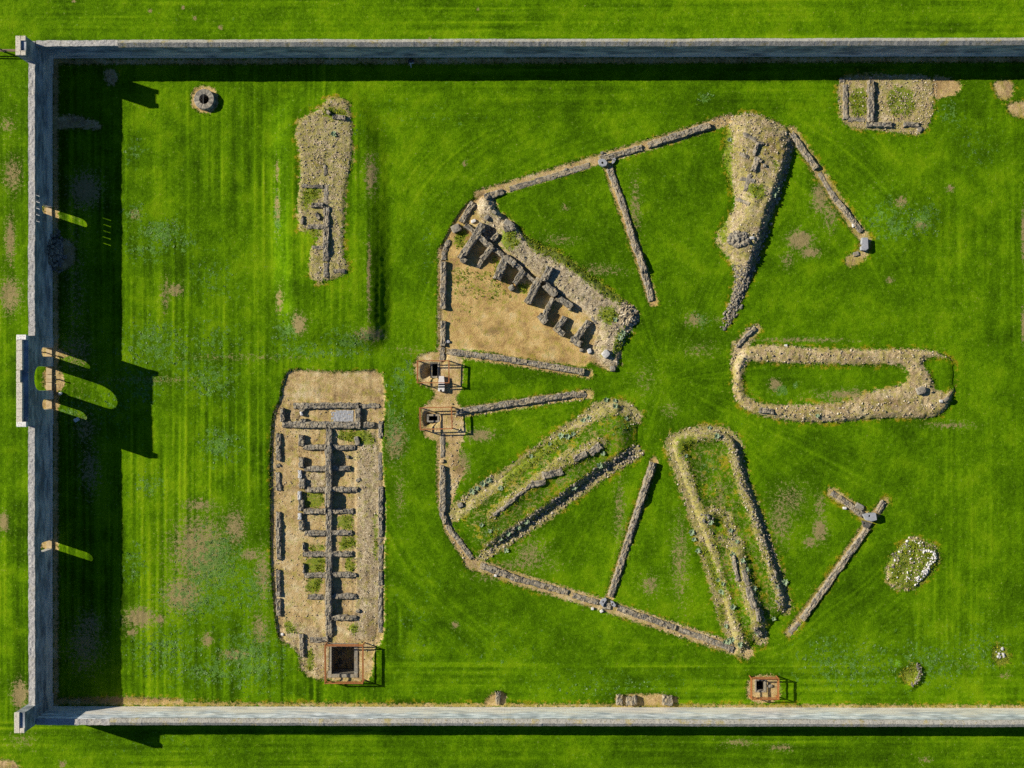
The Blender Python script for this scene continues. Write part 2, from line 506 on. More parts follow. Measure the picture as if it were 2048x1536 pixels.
set_gravel([(560, 1235), (660, 1270), (660, 1365), (600, 1350), (570, 1290)], .7)
add_soil(sd_poly([(705, 860), (765, 860), (768, 1280), (700, 1280), (715, 1000)], m=.5), .8)
add_soil(sd_poly([(650, 1288), (728, 1290), (726, 1366), (645, 1362)], m=.5), .6)
add_soil(sd_poly(C_E[:-1] + C_W[:-1]), .8, .72)
add_soil(sd_poly(D_P), .65, .55); cut_soil(sd_poly(D_H)); cut_soil(sd_poly(D_N))
for ln, hw in (([(1346, 885), (1360, 930), (1378, 985), (1400, 1045), (1420, 1110), (1438, 1180), (1455, 1240), (1482, 1298)], 16),
               ([(1346, 885), (1380, 870), (1420, 864), (1455, 872), (1470, 890)], 15),
               ([(1466, 885), (1475, 930), (1490, 980), (1510, 1030), (1530, 1090), (1548, 1140), (1562, 1190), (1570, 1214)], 14),
               ([(1385, 1030), (1420, 1020), (1450, 1022), (1462, 1060), (1470, 1085)], 10),
               ([(1470, 1085), (1478, 1140), (1496, 1190), (1512, 1230), (1520, 1275)], 15),
               ([(1440, 1075), (1470, 1100)], 9)):
    add_soil(sd_line(ln, hw + 2), .85, 1.05)
for ln, hw in (([(905, 1032), (960, 990), (1010, 955), (1070, 910), (1130, 866), (1200, 820), (1240, 810), (1268, 832)], 14),
               ([(908, 1028), (985, 968)], 17), ([(1195, 818), (1245, 812), (1270, 835)], 15),
               ([(985, 1030), (1035, 985), (1090, 945), (1125, 925)], 10), ([(1145, 915), (1175, 897), (1200, 885)], 13),
               ([(962, 1115), (1040, 1068), (1120, 1013), (1200, 953), (1277, 905)], 9), ([(1270, 895), (1195, 940), (1115, 998), (1035, 1050), (975, 1090)], 7), ([(1090, 940), (1140, 900)], 7)):
    add_soil(sd_line(ln, hw + 1), .82, 1.0)
for wild in (F_P, E_P):                      # unmown, half bare tops of the overgrown wings
    s, d = sd_poly(wild)
    q = np.minimum(d - .35, -.13 - .34 * fbm(GX[s] / 2.2, GY[s] / 2.2, 97, 3))
    n = (q > soil[s]) & (d > .2)
    soil[s] = np.where(n, q, soil[s]); gravel[s] = np.where(n, .55, gravel[s]); moss[s] = np.where(n, .45, moss[s])
    veg[s] = np.maximum(veg[s], .30 * sst(.1, .8, d)); dry_shade[s] = np.maximum(dry_shade[s], .30 * sst(.2, 1, d))
add_soil(sd_poly(I_P), .8, .6); add_soil(sd_poly(H_P), .7, .75)
add_soil(sd_poly([(1862, 150), (1900, 155), (1925, 165), (1918, 188), (1890, 195), (1866, 200)]), .3, .1)
for q in ([(1985, 160), (2025, 158), (2030, 185), (2015, 205), (1990, 190)], [(2010, 205), (2060, 200), (2060, 238), (2020, 232)], [(1803, 1338), (1822, 1328), (1838, 1332), (1832, 1365), (1805, 1368)], [(1985, 1292), (2010, 1290), (2022, 1320), (2005, 1335), (1985, 1322)],
          [(-30, 1522), (20, 1518), (38, 1530), (45, 1560), (-30, 1560)]):
    add_soil(sd_poly(q), .4, .5)
# narrow bare strips beside the low walls
for ln, hw, gr, ms in (([(958, 390), (1080, 355), (1200, 318), (1330, 280), (1460, 238)], 11, .4, .25),
                       ([(1214, 325), (1230, 375), (1262, 465), (1307, 604)], 10, .1, .25),
                       ([(886, 500), (884, 700), (883, 880), (884, 1040), (945, 1128)], 10, .35, .2),
                       ([(940, 1125), (1040, 1160), (1215, 1212), (1380, 1268), (1495, 1305)], 13, .45, .35),
                       ([(900, 706), (1000, 718), (1178, 748)], 9, .2, .2), ([(905, 828), (1050, 805), (1178, 788)], 10, .15, .3),
                       ([(1583, 262), (1635, 338), (1680, 410), (1732, 480)], 12, .4, .75), ([(1732, 480), (1725, 510), (1702, 522)], 12, .4, .8),
                       ([(1309, 922), (1260, 1070), (1216, 1205)], 9, .2, .35), ([(1770, 1003), (1730, 1055), (1660, 1160), (1578, 1266)], 9, .4, .65),
                       ([(1664, 985), (1738, 1036)], 11, .4, .6), ([(1472, 694), (1514, 656)], 9, .5, .4), ([(1500, 668), (1482, 695), (1480, 725)], 13, .7, .5), ([(1474, 690), (1470, 735)], 10, .7, .4),
                       ([(90, 123), (800, 122), (2300, 117)], 6, .2, .0), ([(111, 110), (111, 1420)], 6, .2, .0),
                       ([(100, 1406), (400, 1409), (800, 1411), (2300, 1415)], 4.5, .4, .7), ([(100, 1404), (230, 1400), (360, 1405)], 7, .2, .4)):
    add_soil(sd_line(ln, hw), gr, ms)
for q in ([(825, 715), (870, 700), (925, 700), (928, 770), (910, 800), (925, 815), (935, 880), (905, 890), (880, 885), (840, 870), (838, 815), (865, 800), (868, 780), (832, 765)],
          [(895, 880), (925, 875), (915, 930), (935, 935), (920, 960), (905, 1010), (890, 1040), (888, 920)], [(1492, 1352), (1560, 1348), (1562, 1405), (1495, 1408)],
          [(985, 1384), (1012, 1384), (1015, 1414), (960, 1414)], [(1232, 1388), (1355, 1388), (1358, 1414), (1228, 1414)], [(104, 480), (150, 478), (152, 530), (120, 545), (104, 545)],
          [(104, 232), (150, 228), (205, 246), (200, 262), (150, 255), (104, 262)], [(205, 135), (238, 140), (232, 172), (212, 170)],
          [(74, 690), (96, 692), (135, 700), (142, 716), (74, 716)], [(86, 734), (125, 738), (132, 782), (86, 784)], [(74, 796), (96, 798), (118, 803), (118, 822), (74, 822)], [(80, 1072), (112, 1082), (116, 1100), (80, 1100)], [(84, 412), (112, 420), (112, 434), (84, 434)]):
    add_soil(sd_poly(q), .35, .2)
s_, d_ = sd_poly([(388, 175), (410, 170), (432, 178), (438, 200), (430, 222), (408, 228), (386, 218), (380, 198)], 2); add_soil((s_, d_), .2, .1)
# greenery polygons in the ruins
for q in ([(606, 375), (645, 372), (640, 400), (606, 430)], [(607, 460), (645, 458), (640, 478), (624, 490)], [(650, 215), (700, 225), (690, 245), (650, 240)],
          [(607, 984), (650, 984), (650, 1018), (607, 1018)], [(610, 1114), (650, 1114), (650, 1147), (612, 1147)], [(610, 1156), (646, 1156), (640, 1189), (610, 1189)], [(618, 1090), (650, 1088), (650, 1104), (616, 1104)],
          [(674, 1030), (708, 1028), (706, 1060), (674, 1062)], [(680, 1072), (712, 1070), (710, 1100), (676, 1104)], [(690, 1115), (708, 1113), (708, 1146), (690, 1146)], [(672, 860), (730, 858), (755, 880), (740, 895), (675, 880)],
          [(696, 1246), (715, 1244), (715, 1268), (700, 1268)], [(565, 1240), (595, 1250), (590, 1268), (568, 1262)], [(610, 1300), (630, 1300), (625, 1345), (608, 1340)], [(745, 1030), (755, 1030), (755, 1120), (748, 1120)],
          [(905, 470), (925, 455), (940, 470), (915, 505)], [(1000, 460), (1025, 455), (1045, 490), (1020, 505), (1000, 495)], [(1030, 440), (1066, 474), (1130, 500), (1195, 550), (1255, 595), (1235, 612), (1180, 572), (1110, 520), (1060, 505)], [(1190, 620), (1225, 610), (1240, 640), (1210, 655)], [(1235, 660), (1250, 655), (1240, 700), (1225, 720), (1225, 690)], [(985, 510), (1005, 525), (990, 545)], [(1030, 570), (1065, 560), (1050, 595)],
          [(1448, 255), (1465, 260), (1462, 330), (1470, 420), (1450, 430), (1448, 330)], [(1540, 320), (1556, 330), (1545, 345)], [(1440, 445), (1456, 440), (1450, 490), (1436, 480)], [(1485, 370), (1530, 372), (1525, 400), (1500, 400)],
          [(1795, 1110), (1820, 1092), (1850, 1098), (1858, 1120), (1835, 1150), (1815, 1160), (1790, 1150)], [(1700, 175), (1735, 175), (1735, 235), (1700, 235)], [(1775, 170), (1830, 175), (1830, 230), (1775, 230)],
          [(1345, 880), (1378, 870), (1400, 880), (1370, 900), (1360, 920)], [(1395, 1080), (1415, 1090), (1440, 1150), (1455, 1200), (1436, 1190), (1415, 1130)], [(1434, 1210), (1448, 1210), (1450, 1250), (1438, 1240)],
          [(1000, 955), (1060, 905), (1150, 850), (1160, 860), (1080, 920), (1010, 975)], [(920, 1040), (950, 1020), (960, 1050), (935, 1080)], [(1800, 1350), (1835, 1350), (1820, 1370)], [(1980, 1288), (2026, 1290), (2022, 1336), (1985, 1334)], [(1798, 1325), (1842, 1325), (1838, 1372), (1800, 1372)], [(1772, 1100), (1815, 1074), (1872, 1090), (1878, 1130), (1840, 1176), (1780, 1178)]):
    add_veg(sd_poly(q), 1.0)


add_veg(sd_poly([(898, 520), (940, 530), (1000, 540), (1030, 590), (1000, 610), (950, 590), (900, 600)], 2), .42, .9)
add_veg(sd_poly([(900, 610), (930, 600), (960, 620), (930, 640), (900, 640)], 2), .32, .9)


def blob(arr, lst):
    for cx, cy, rx, ry, a in lst:
        arr[:] = np.maximum(arr, a * np.exp(-((U - cx) / rx) ** 2 - ((V - cy) / ry) ** 2))


blob(dry_shade, [(15, 250, 18, 20, .5), (25, 350, 22, 40, .6), (20, 480, 12, 50, .75), (20, 590, 25, 40, .75), (8, 1045, 10, 22, .9), (40, 1390, 18, 30, .9), (45, 1480, 30, 20, .4),
           (400, 1100, 65, 75, .74), (365, 1190, 42, 38, .85), (280, 1235, 35, 22, .85), (320, 1240, 12, 12, .8), (265, 1265, 15, 10, .7), (415, 1280, 12, 15, .8), (470, 1310, 30, 12, .85), (520, 1260, 20, 40, .6), (470, 1055, 25, 40, .7), (500, 1110, 25, 14, .7), (400, 1010, 40, 14, .6),
           (555, 420, 7, 40, .75), (555, 345, 5, 30, .6), (560, 600, 10, 30, .6), (742, 350, 14, 45, .7), (740, 560, 5, 110, .6), (600, 650, 18, 22, .85), (740, 670, 30, 15, .8), (330, 590, 12, 40, .5), (350, 580, 20, 14, .7), (270, 430, 12, 14, .6), (790, 880, 25, 50, .65), (525, 1150, 20, 60, .6), (800, 990, 12, 60, .4),
           (1600, 480, 26, 20, .95), (1620, 505, 22, 12, .8), (1640, 395, 18, 35, .75), (1575, 520, 14, 20, .5), (1660, 430, 20, 40, .5), (1800, 405, 14, 12, .7), (1840, 450, 14, 10, .75), (1900, 376, 8, 8, .8), (1780, 560, 10, 8, .6), (1390, 640, 22, 14, .7), (1440, 640, 18, 8, .4),
           (1640, 1060, 16, 28, .8), (1620, 1085, 15, 12, .7), (1560, 1040, 30, 60, .5), (1580, 1000, 40, 40, .45), (1640, 1010, 15, 30, .5), (1000, 1150, 60, 16, .5), (1060, 1110, 40, 40, .5), (1030, 1130, 80, 10, .5), (1360, 1120, 20, 100, .5), (1440, 1000, 20, 70, .5), (1300, 1170, 20, 22, .6), (1240, 1030, 14, 90, .45), (1700, 800, 90, 20, .5), (1550, 770, 14, 14, .8), (1700, 790, 60, 12, .7),
           (1120, 480, 40, 14, .4), (1200, 540, 60, 14, .45), (1270, 420, 14, 70, .5), (1600, 680, 120, 6, .55), (1900, 850, 60, 8, .5), (960, 870, 30, 14, .8), (920, 930, 20, 30, .85), (960, 1000, 20, 18, .6), (1070, 960, 40, 20, .5), (1480, 1485, 40, 8, .55), (1560, 1495, 30, 10, .5), (125, 1528, 8, 8, .8), (1850, 1520, 14, 8, .5), (150, 580, 30, 200, .35), (170, 380, 35, 40, .8), (180, 940, 25, 60, .55), (170, 1290, 40, 60, .6), (150, 700, 40, 50, .5), (180, 1250, 30, 30, .6), (170, 860, 30, 40, .5),
           (240, 1400, 140, 8, .8), (600, 1408, 300, 5, .45), (1400, 1412, 500, 5, .35), (1040, 970, 40, 14, .5), (1090, 925, 30, 14, .5), (1000, 1010, 30, 10, .5), (1130, 960, 40, 10, .45), (1060, 1010, 40, 10, .4), (1190, 870, 30, 12, .4), (1420, 1060, 14, 50, .5), (1450, 1120, 14, 50, .5), (1500, 1100, 10, 60, .4), (2046, 470, 4, 60, .8), (2046, 650, 4, 40, .8), (985, 662, 22, 10, .8), (955, 648, 14, 8, .6), (1110, 722, 45, 8, .6), (965, 692, 16, 8, .6), (1140, 735, 30, 6, .5), (740, 1252, 16, 34, .75), (735, 1160, 10, 22, .6), (735, 925, 14, 20, .5), (700, 790, 30, 14, .45), (551, 900, 5, 60, .6), (549, 1100, 5, 60, .6), (551, 1000, 6, 40, .5), (1545, 300, 28, 40, .85), (1520, 330, 20, 25, .6), (1780, 805, 40, 12, .75), (1650, 812, 40, 8, .6), (640, 330, 18, 10, .7), (690, 250, 10, 30, .5), (935, 560, 20, 30, .3), (1240, 630, 14, 8, .6), (920, 905, 12, 30, .5), (700, 1020, 14, 30, .4), (590, 1040, 10, 60, .3), (620, 790, 30, 10, .3),  # thin strips down the cell block's left edge paint the turf's shadow
           (820, 700, 40, 10, .35), (1290, 760, 30, 40, .3), (300, 760, 120, 10, .42), (480, 715, 160, 9, .35), (1400, 700, 40, 20, .35), (1340, 820, 20, 20, .4), (147, 2, 5, 4, .9), (300, 22, 4, 4, .9), (366, 15, 4, 4, .9), (390, 36, 4, 4, .9), (440, 55, 5, 5, .9), (955, 18, 4, 4, .8), (860, 78, 4, 4, .8), (930, 328, 6, 6, .7), (1130, 415, 8, 8, .6), (910, 1250, 8, 8, .8), (1930, 1330, 20, 12, .3), (2010, 1350, 12, 10, .5), (1100, 1130, 30, 20, .3)])
blob(weed, [(325, 465, 55, 32, .75), (300, 500, 60, 30, .55), (270, 430, 30, 25, .55), (370, 480, 30, 30, .55), (310, 690, 80, 60, .62), (280, 770, 60, 60, .55), (350, 720, 120, 40, .45), (420, 760, 60, 50, .6), (440, 890, 45, 40, .72), (430, 680, 80, 50, .45), (300, 970, 40, 30, .55),
            (430, 1130, 75, 80, .75), (400, 1200, 110, 60, .6), (500, 1180, 40, 60, .6), (330, 1300, 90, 60, .58), (500, 1320, 80, 70, .7), (420, 1340, 120, 40, .6), (270, 1130, 30, 60, .45), (570, 660, 30, 30, .7), (700, 680, 60, 25, .6), (555, 440, 8, 60, .6), (600, 700, 90, 16, .55), (640, 705, 120, 14, .6), (790, 860, 30, 60, .6), (800, 760, 30, 40, .6), (710, 1330, 40, 40, .5), (820, 740, 30, 30, .5), (780, 820, 20, 40, .55),
            (1780, 440, 60, 60, .5), (1840, 440, 50, 50, .55), (1410, 195, 20, 14, .65), (1900, 230, 30, 40, .5), (1950, 300, 60, 60, .3), (1560, 780, 16, 12, .8), (1590, 770, 8, 8, .8), (1420, 930, 30, 30, .55), (1240, 850, 40, 25, .55), (1130, 890, 60, 20, .5), (1010, 1060, 40, 20, .5), (1060, 930, 40, 14, .45), (1160, 950, 40, 14, .4), (1425, 1110, 14, 60, .45), (1510, 1230, 14, 40, .4), (1400, 640, 30, 18, .6), (1700, 1330, 140, 60, .5), (1850, 1330, 120, 60, .5), (1960, 1300, 80, 60, .45), (1650, 1300, 50, 40, .5), (1230, 1370, 200, 40, .35), (1000, 1300, 140, 60, .25), (980, 1080, 40, 40, .45), (150, 820, 60, 40, .5), (230, 800, 60, 80, .4), (135, 690, 20, 14, .5), (820, 230, 200, 50, .18), (700, 260, 30, 30, .4), (300, 1490, 200, 30, .25), (270, 300, 30, 30, .45), (180, 1450, 60, 40, .2), (430, 560, 80, 70, .35), (830, 1250, 60, 120, .25), (850, 500, 20, 120, .3)])

# mowing pattern
cx0, cy0 = 1330, 760
R = np.hypot(U - cx0, V - cy0); TH = np.arctan2(V - cy0, U - cx0)


def streak(u, v, seed):
    return .42 * vn(u / 16, v / .45, seed) + .25 * vn(u / 22, v / 1.3, seed + 1) + .55 * vn(u / 6, v / .17, seed + 2) + .9 * vn(u / 25, v / .28, seed + 3) ** 4 - .79


zv = sst(790, 740, U) * sst(60, 200, V)
zr = sst(1790, 1880, U)
zt = sst(270, 200, V) * sst(640, 760, U); zb = sst(1290, 1350, V) * sst(600, 800, U)
zo = sst(90, 80, V) + sst(1440, 1450, V)
zann = sst(430, 480, R) * sst(700, 620, R) * sst(740, 800, U) * (1 - zt) * (1 - zb)
zrad = sst(480, 430, R)
rr = R * S + 1.6 * (fbm(GX / 9, GY / 9, 93, 2) - .5)
mows = [(zv * (1 - zt) * (1 - zo) + .001, streak(V * S, U * S, 1) + .9 * vn(V * S / 20, U * S / .3, 23) ** 5 - .45 * vn(V * S / 18, U * S / .3, 27) ** 4), (zr * (1 - zo), streak(V * S, U * S, 5)), (zt + zb + zo * 1.5, streak(U * S, V * S, 9)), (zann, streak(TH * 22, rr, 13) * .55), (zrad, streak(rr * 1.5, TH * 14, 17) * .6)]
wsum = sum(w for w, _ in mows)
mow = sum(w * m for w, m in mows) / wsum
mow *= .35 + .75 * sst(.3, .7, fbm(GX / 7, GY / 7, 91, 3))
mow = mow * (1.1 + .5 * zv) + .35 * (fbm(U / 260, V / 260, 31) - .5) * 2
mow += .35 * sst(60, 20, U) * (vn(U / 14., V / 900., 3) - .4)
mow += .22 * zo * sst(300, 80, V)
# relief
H += .10 * (fbm(GX / 9, GY / 9, 41) - .5) + .05 * (fbm(GX / 1.6, GY / 1.6, 43, 3) - .5) + mow * .02
H += .035 * (vn(GX / .33, GY / .33, 47) - .5) * (soil < 0)
s, d = sd_poly([(560, 190), (700, 180), (755, 240), (762, 400), (766, 640), (758, 690), (690, 690), (580, 670), (562, 560), (556, 300)], 2, 3)
H[s] += sst(-1.1, 1.4, d) * (.48 + .42 * sst(330, 600, V[s]))
s, d = sd_poly(A_P); H[s] += .12 * sst(-.1, .4, d)
s, d = sd_poly(B_P); H[s] -= .13 * sst(-.06, .22, d)
s, d = sd_poly(G_P); H[s] -= .10 * sst(-.1, .2, d)
s, d = sd_poly([(1720, 380), (1800, 360), (1880, 420), (1880, 470), (1800, 500), (1740, 440)], 2, 3); H[s] += .5 * sst(-1.5, 2.0, d) * (fbm(GX[s] / 2.5, GY[s] / 2.5, 71))
s, d = sd_line([(1800, 1328), (1836, 1334), (1840, 1355), (1822, 1372)], 6); H[s] += .25 * sst(-.4, .3, d)
trench = np.clip(sst(-.1, .1, soil), 0, 1)
H -= .07 * trench * (gravel < .6)
H += trench * gravel * .10 * (fbm(GX / .35, GY / .35, 53, 3) - .45)
PITS = [((864, 728, 875, 752), 2.6), ((857, 832, 875, 841), 2.4), ((662, 1294, 708, 1349), 2.3), ((1513, 1362, 1529, 1381), 2.2)]
s, d = sd_poly([(838, 724), (866, 722), (880, 730), (880, 756), (858, 764), (838, 762)], 2); H[s] -= 1.0 * sst(0, 1.0, d)
s, d = sd_poly([(842, 818), (866, 818), (884, 830), (884, 846), (860, 858), (844, 856)], 2); H[s] -= .8 * sst(0, .8, d)
s, d = sd_poly([(965, 455), (990, 452), (1000, 470), (985, 485), (970, 480)], 1); H[s] -= .5 * sst(-.05, .35, d)
for (x0, y0, x1, y1), dp in PITS:
    m = (U > x0 - 1) & (U < x1 + 1) & (V > y0 - 1) & (V < y1 + 1); H[m] = -dp
m = np.hypot(U - 409, V - 199) < 11; H[m] = -3.0

# raised remains of the wings, laid over the lawn as bodies of their own
mounds = {}
s, d = sd_poly(C_E[:-1] + C_W[:-1], 1, .6)
x, y = GX[s], GY[s]
dE = seg_dist(x, y, w2(C_E), False); dW = seg_dist(x, y, w2(C_W), False)
mounds['C'] = (s, np.where(d > 0, .74 * sst(0, 1.15, dE) * sst(-.3, 1.9, dW), 0) * (.88 + .3 * fbm(x / 2, y / 2, 61)))
s, d = sd_poly(D_P, 1, .6); _, dh = s, None
ph = w2(chaikin(D_H, 1)); dh = seg_dist(GX[s], GY[s], ph, True); dh = np.where(inside(GX[s], GY[s], ph), -dh, dh)
pn = w2(chaikin(D_N, 1)); dn = seg_dist(GX[s], GY[s], pn, True); dn = np.where(inside(GX[s], GY[s], pn), -dn, dn)
bank = np.minimum(np.minimum(d, dh), dn)
mounds['D'] = (s, np.where(d > 0, .12 * sst(0, .6, d) + .26 * sst(-.4, .7, bank) * (.7 + .6 * fbm(GX[s] / 1.3, GY[s] / 1.3, 63)), 0))
s, d = sd_poly(E_P, 1, .6)
x, y = GX[s], GY[s]
m = .22 * sst(0, 1.0, d)
for ln, hh, w in (([(1350, 890), (1378, 985), (1410, 1080), (1440, 1180), (1470, 1280)], .30, .9), ([(1350, 885), (1420, 866), (1466, 882)], .25, .8),
                  ([(1468, 890), (1490, 975), (1512, 1030), (1535, 1100), (1558, 1175), (1566, 1210)], .30, .7), ([(1475, 1110), (1495, 1180), (1512, 1240)], .40, .8), ([(1385, 1035), (1420, 1035)], .25, .6)):
    m = m + hh * np.exp(-(seg_dist(x, y, w2(ln), False) / w) ** 2) * sst(0, .4, d)
mounds['E'] = (s, np.where(d > 0, m * (.8 + .4 * fbm(x / 1.2, y / 1.2, 65)), 0))
s, d = sd_poly(F_P, 1, .6)
x, y = GX[s], GY[s]
dE = seg_dist(x, y, w2(F_E), False); dW = seg_dist(x, y, w2(F_W), False)
m = .60 * sst(0, 1.0, dE) * sst(0, 2.3, dW) + .14 * np.exp(-(seg_dist(x, y, w2([(985, 1030), (1040, 985), (1110, 935), (1190, 895)]), False) / .7) ** 2)
m = m + .15 * np.exp(-(seg_dist(x, y, w2([(920, 1030), (1010, 960), (1130, 870), (1230, 815)]), False) / .6) ** 2)
mounds['F'] = (s, np.where(d > 0, m * sst(0, .3, d) * (.85 + .3 * fbm(x / 1.5, y / 1.5, 67)), 0))
s, d = sd_poly([(955, 392), (985, 385), (1003, 428), (1035, 450), (1066, 482), (1125, 505), (1165, 535), (1215, 572), (1270, 610), (1282, 640), (1268, 655), (1246, 690), (1246, 742), (1205, 740), (1184, 700), (1205, 668), (1150, 615), (1118, 598), (1092, 575), (1052, 548), (1010, 515), (988, 498), (1000, 470), (990, 448), (968, 440), (950, 420)], 1, .6)
x, y = GX[s], GY[s]
mounds['G'] = (s, np.where(d > 0, .42 * sst(0, .9, d) * (.75 + .5 * fbm(x / 1.5, y / 1.5, 69)), 0))
s, d = sd_poly(I_P, 1, .6)
mounds['I'] = (s, np.where(d > 0, (.20 * sst(0, .7, d) * (.6 + .8 * fbm(GX[s] / .7, GY[s] / .7, 79))), 0))
HT = H.copy()
for k, (s, m) in mounds.items():
    rub = .16 * (fbm(GX[s] / .3, GY[s] / .3, 73, 3) - .5) * sst(-.1, .2, soil[s]) * (m > .03)
    m += rub
    HT[s] = np.maximum(HT[s], H[s] + m)


def zt_at(x, y):
    i = np.clip((np.asarray(x) - gx[0]) / DX, 0, NX - 2); j = np.clip((np.asarray(y) - gy[0]) / DX, 0, NY - 2)
    i0 = i.astype(int); j0 = j.astype(int); fx = i - i0; fy = j - j0
    return (HT[j0, i0] * (1 - fx) + HT[j0, i0 + 1] * fx) * (1 - fy) + (HT[j0 + 1, i0] * (1 - fx) + HT[j0 + 1, i0 + 1] * fx) * fy


def fld(a, x, y):
    i = np.clip(np.rint((np.asarray(x) - gx[0]) / DX).astype(int), 0, NX - 1); j = np.clip(np.rint((np.asarray(y) - gy[0]) / DX).astype(int), 0, NY - 1)
    return a[j, i]


def grid_faces(ny, nx):
    i = (np.arange(ny - 1)[:, None] * nx + np.arange(nx - 1)[None, :]).ravel()
    return np.stack([i, i + 1, i + nx + 1, i + nx], 1)


FIELDS = dict(soil=soil, gravel=gravel, dry_shade=dry_shade, weed=weed, mow=mow, moss=moss, veg=veg)
ex = np.array([2500., 900, 350, 150, 90, 66])
fx = np.concatenate([-ex, gx, ex[::-1]]); fy = np.concatenate([-ex, gy, ex[::-1]])
FX, FY = np.meshgrid(fx, fy)


def pad(a, v):
    r = np.full(FX.shape, v, float); r[6:-6, 6:-6] = a; return r


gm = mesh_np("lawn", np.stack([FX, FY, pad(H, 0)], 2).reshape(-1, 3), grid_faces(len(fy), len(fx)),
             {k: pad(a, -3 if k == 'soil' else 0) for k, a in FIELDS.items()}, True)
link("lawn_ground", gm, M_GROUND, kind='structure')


def mound_mesh(key, parent):
    s, m = mounds[key]
    h, w = m.shape
    z = np.where(m > .012, H[s] + m, H[s] - .12)
    me = mesh_np("mound", np.stack([GX[s] - parent.location.x, GY[s] - parent.location.y, z - parent.location.z], 2).reshape(-1, 3), grid_faces(h, w),
                 {k: a[s] for k, a in FIELDS.items()}, True)
    # drop what lies wholly under the lawn
    keep = (m > .012); k4 = (keep[:-1, :-1] | keep[1:, :-1] | keep[:-1, 1:] | keep[1:, 1:]).ravel()
    bm = bmesh.new(); bm.from_mesh(me); bm.faces.ensure_lookup_table()
    bmesh.ops.delete(bm, geom=[f for f, k in zip(bm.faces, k4) if not k], context='FACES')
    bm.to_mesh(me); bm.free()
    return link("mound", me, M_GROUND, parent)


# ------------------------------------------------------------------ low ruined walls
def wall_mesh(pts, w, hs, seed, base=None, cell=.22, rough=1.0, origin=(0, 0, 0), smooth=0):
    """ruined masonry along a path in photo units; hs = [(fraction, height m)...]; w in photo units"""
    pts = chaikin(pts, smooth, False) if smooth else np.array(pts, float)
    hm = float(np.mean([h for _, h in hs]))
    k = 1 - hm / HC
    p = np.stack([(pts[:, 0] - 1024) * S * k, (768 - pts[:, 1]) * S * k], 1)
    L = np.concatenate([[0], np.cumsum(np.hypot(*np.diff(p, axis=0).T))])
    n = max(4, int(L[-1] / .075)); sv = np.linspace(0, L[-1], n + 1)
    cxs = np.interp(sv, L, p[:, 0]); cys = np.interp(sv, L, p[:, 1])
    tx = np.gradient(cxs); ty = np.gradient(cys); q = np.hypot(tx, ty); tx /= q; ty /= q
    nx, ny = -ty, tx
    hw = w * S / 2
    nt = max(5, int(2 * hw / .075))
    tv = np.linspace(-1, 1, nt + 1)
    hp = np.interp(sv / L[-1], [a for a, _ in hs], [b for _, b in hs])
    jl = (vn(sv / .35, sv * 0 + seed, seed) - .5) * .11 * rough; jr = (vn(sv / .35, sv * 0 + seed + 9, seed + 3) - .5) * .11 * rough
    SV, TV = np.meshgrid(sv, tv, indexing='ij')
    off = TV * hw + np.where(TV < 0, -jl[:, None] * -TV, jr[:, None] * TV)
    endj = (vn(TV * 3, TV * 0 + 1.5, seed + 21) - .5) * .2 * rough
    along = np.where(SV < .2, endj * (1 - SV / .2), 0) + np.where(SV > L[-1] - .2, endj * (1 - (L[-1] - SV) / .2), 0)
    X = cxs[:, None] + nx[:, None] * off + tx[:, None] * along; Y = cys[:, None] + ny[:, None] * off + ty[:, None] * along
    f1, f2, cid = cells(SV / (cell * 1.9) + seed * 3.1, off / cell + .3, seed)
    gap = 1 - sst(.03, .16, f2 - f1)
    Zb = zt_at(cxs, cys) if base is None else np.full(len(cxs), float(base))
    amp = np.minimum(hp * .3, .065)[:, None] * rough
    Z = Zb[:, None] + hp[:, None] + amp * (cid - .55) * 1.3 - gap * np.minimum(.05, hp[:, None] * .25) + .03 * (vn(X / .12, Y / .12, seed + 4) - .5)
    Z -= np.where(abs(TV) > .98, .03, 0)
    # side skirts
    rows = []
    Zlo = np.minimum(Zb, zt_at(cxs, cys)) - .22
    ni, nj = X.shape
    V3 = [np.stack([X, Y, Z], 2).reshape(-1, 3)]; tone = [cid.ravel()]; gp = [gap.ravel()]
    loop = np.concatenate([np.arange(nj), np.arange(1, ni) * nj + nj - 1, (ni - 1) * nj + np.arange(nj - 2, -1, -1), np.arange(ni - 2, 0, -1) * nj])
    pv = V3[0][loop]; zl = Zlo[np.minimum(loop // nj, ni - 1)]
    cxl = np.repeat(cxs, nj)[loop]; cyl = np.repeat(cys, nj)[loop]
    prev = loop; faces = [grid_faces(ni, nj)[:, ::-1] if True else None]
    cnt = ni * nj; per = np.arange(len(loop))
    nl = 4
    for l in range(1, nl + 1):
        f = l / nl
        zz = pv[:, 2] * (1 - f) + zl * f
        a, b, ci = cells(per * .075 / cell + seed, zz / .18 + 50, seed + 31)
        jj = (ci - .4) * .06 * rough + .07 * f * min(rough, 1)
        ox = pv[:, 0] - cxl; oy = pv[:, 1] - cyl; r = np.maximum(np.hypot(ox, oy), .05)
        V3.append(np.stack([pv[:, 0] + ox / r * jj, pv[:, 1] + oy / r * jj, zz], 1)); tone.append(ci); gp.append(1 - sst(.03, .16, b - a))
        cur = cnt + per
        faces.append(np.stack([prev, np.roll(prev, -1), np.roll(cur, -1), cur], 1)); prev = cur; cnt += len(per)
    v = np.concatenate(V3); v -= np.array(origin)
    return mesh_np("masonry", v, faces, {'tone': np.concatenate(tone), 'gap': np.concatenate(gp)})


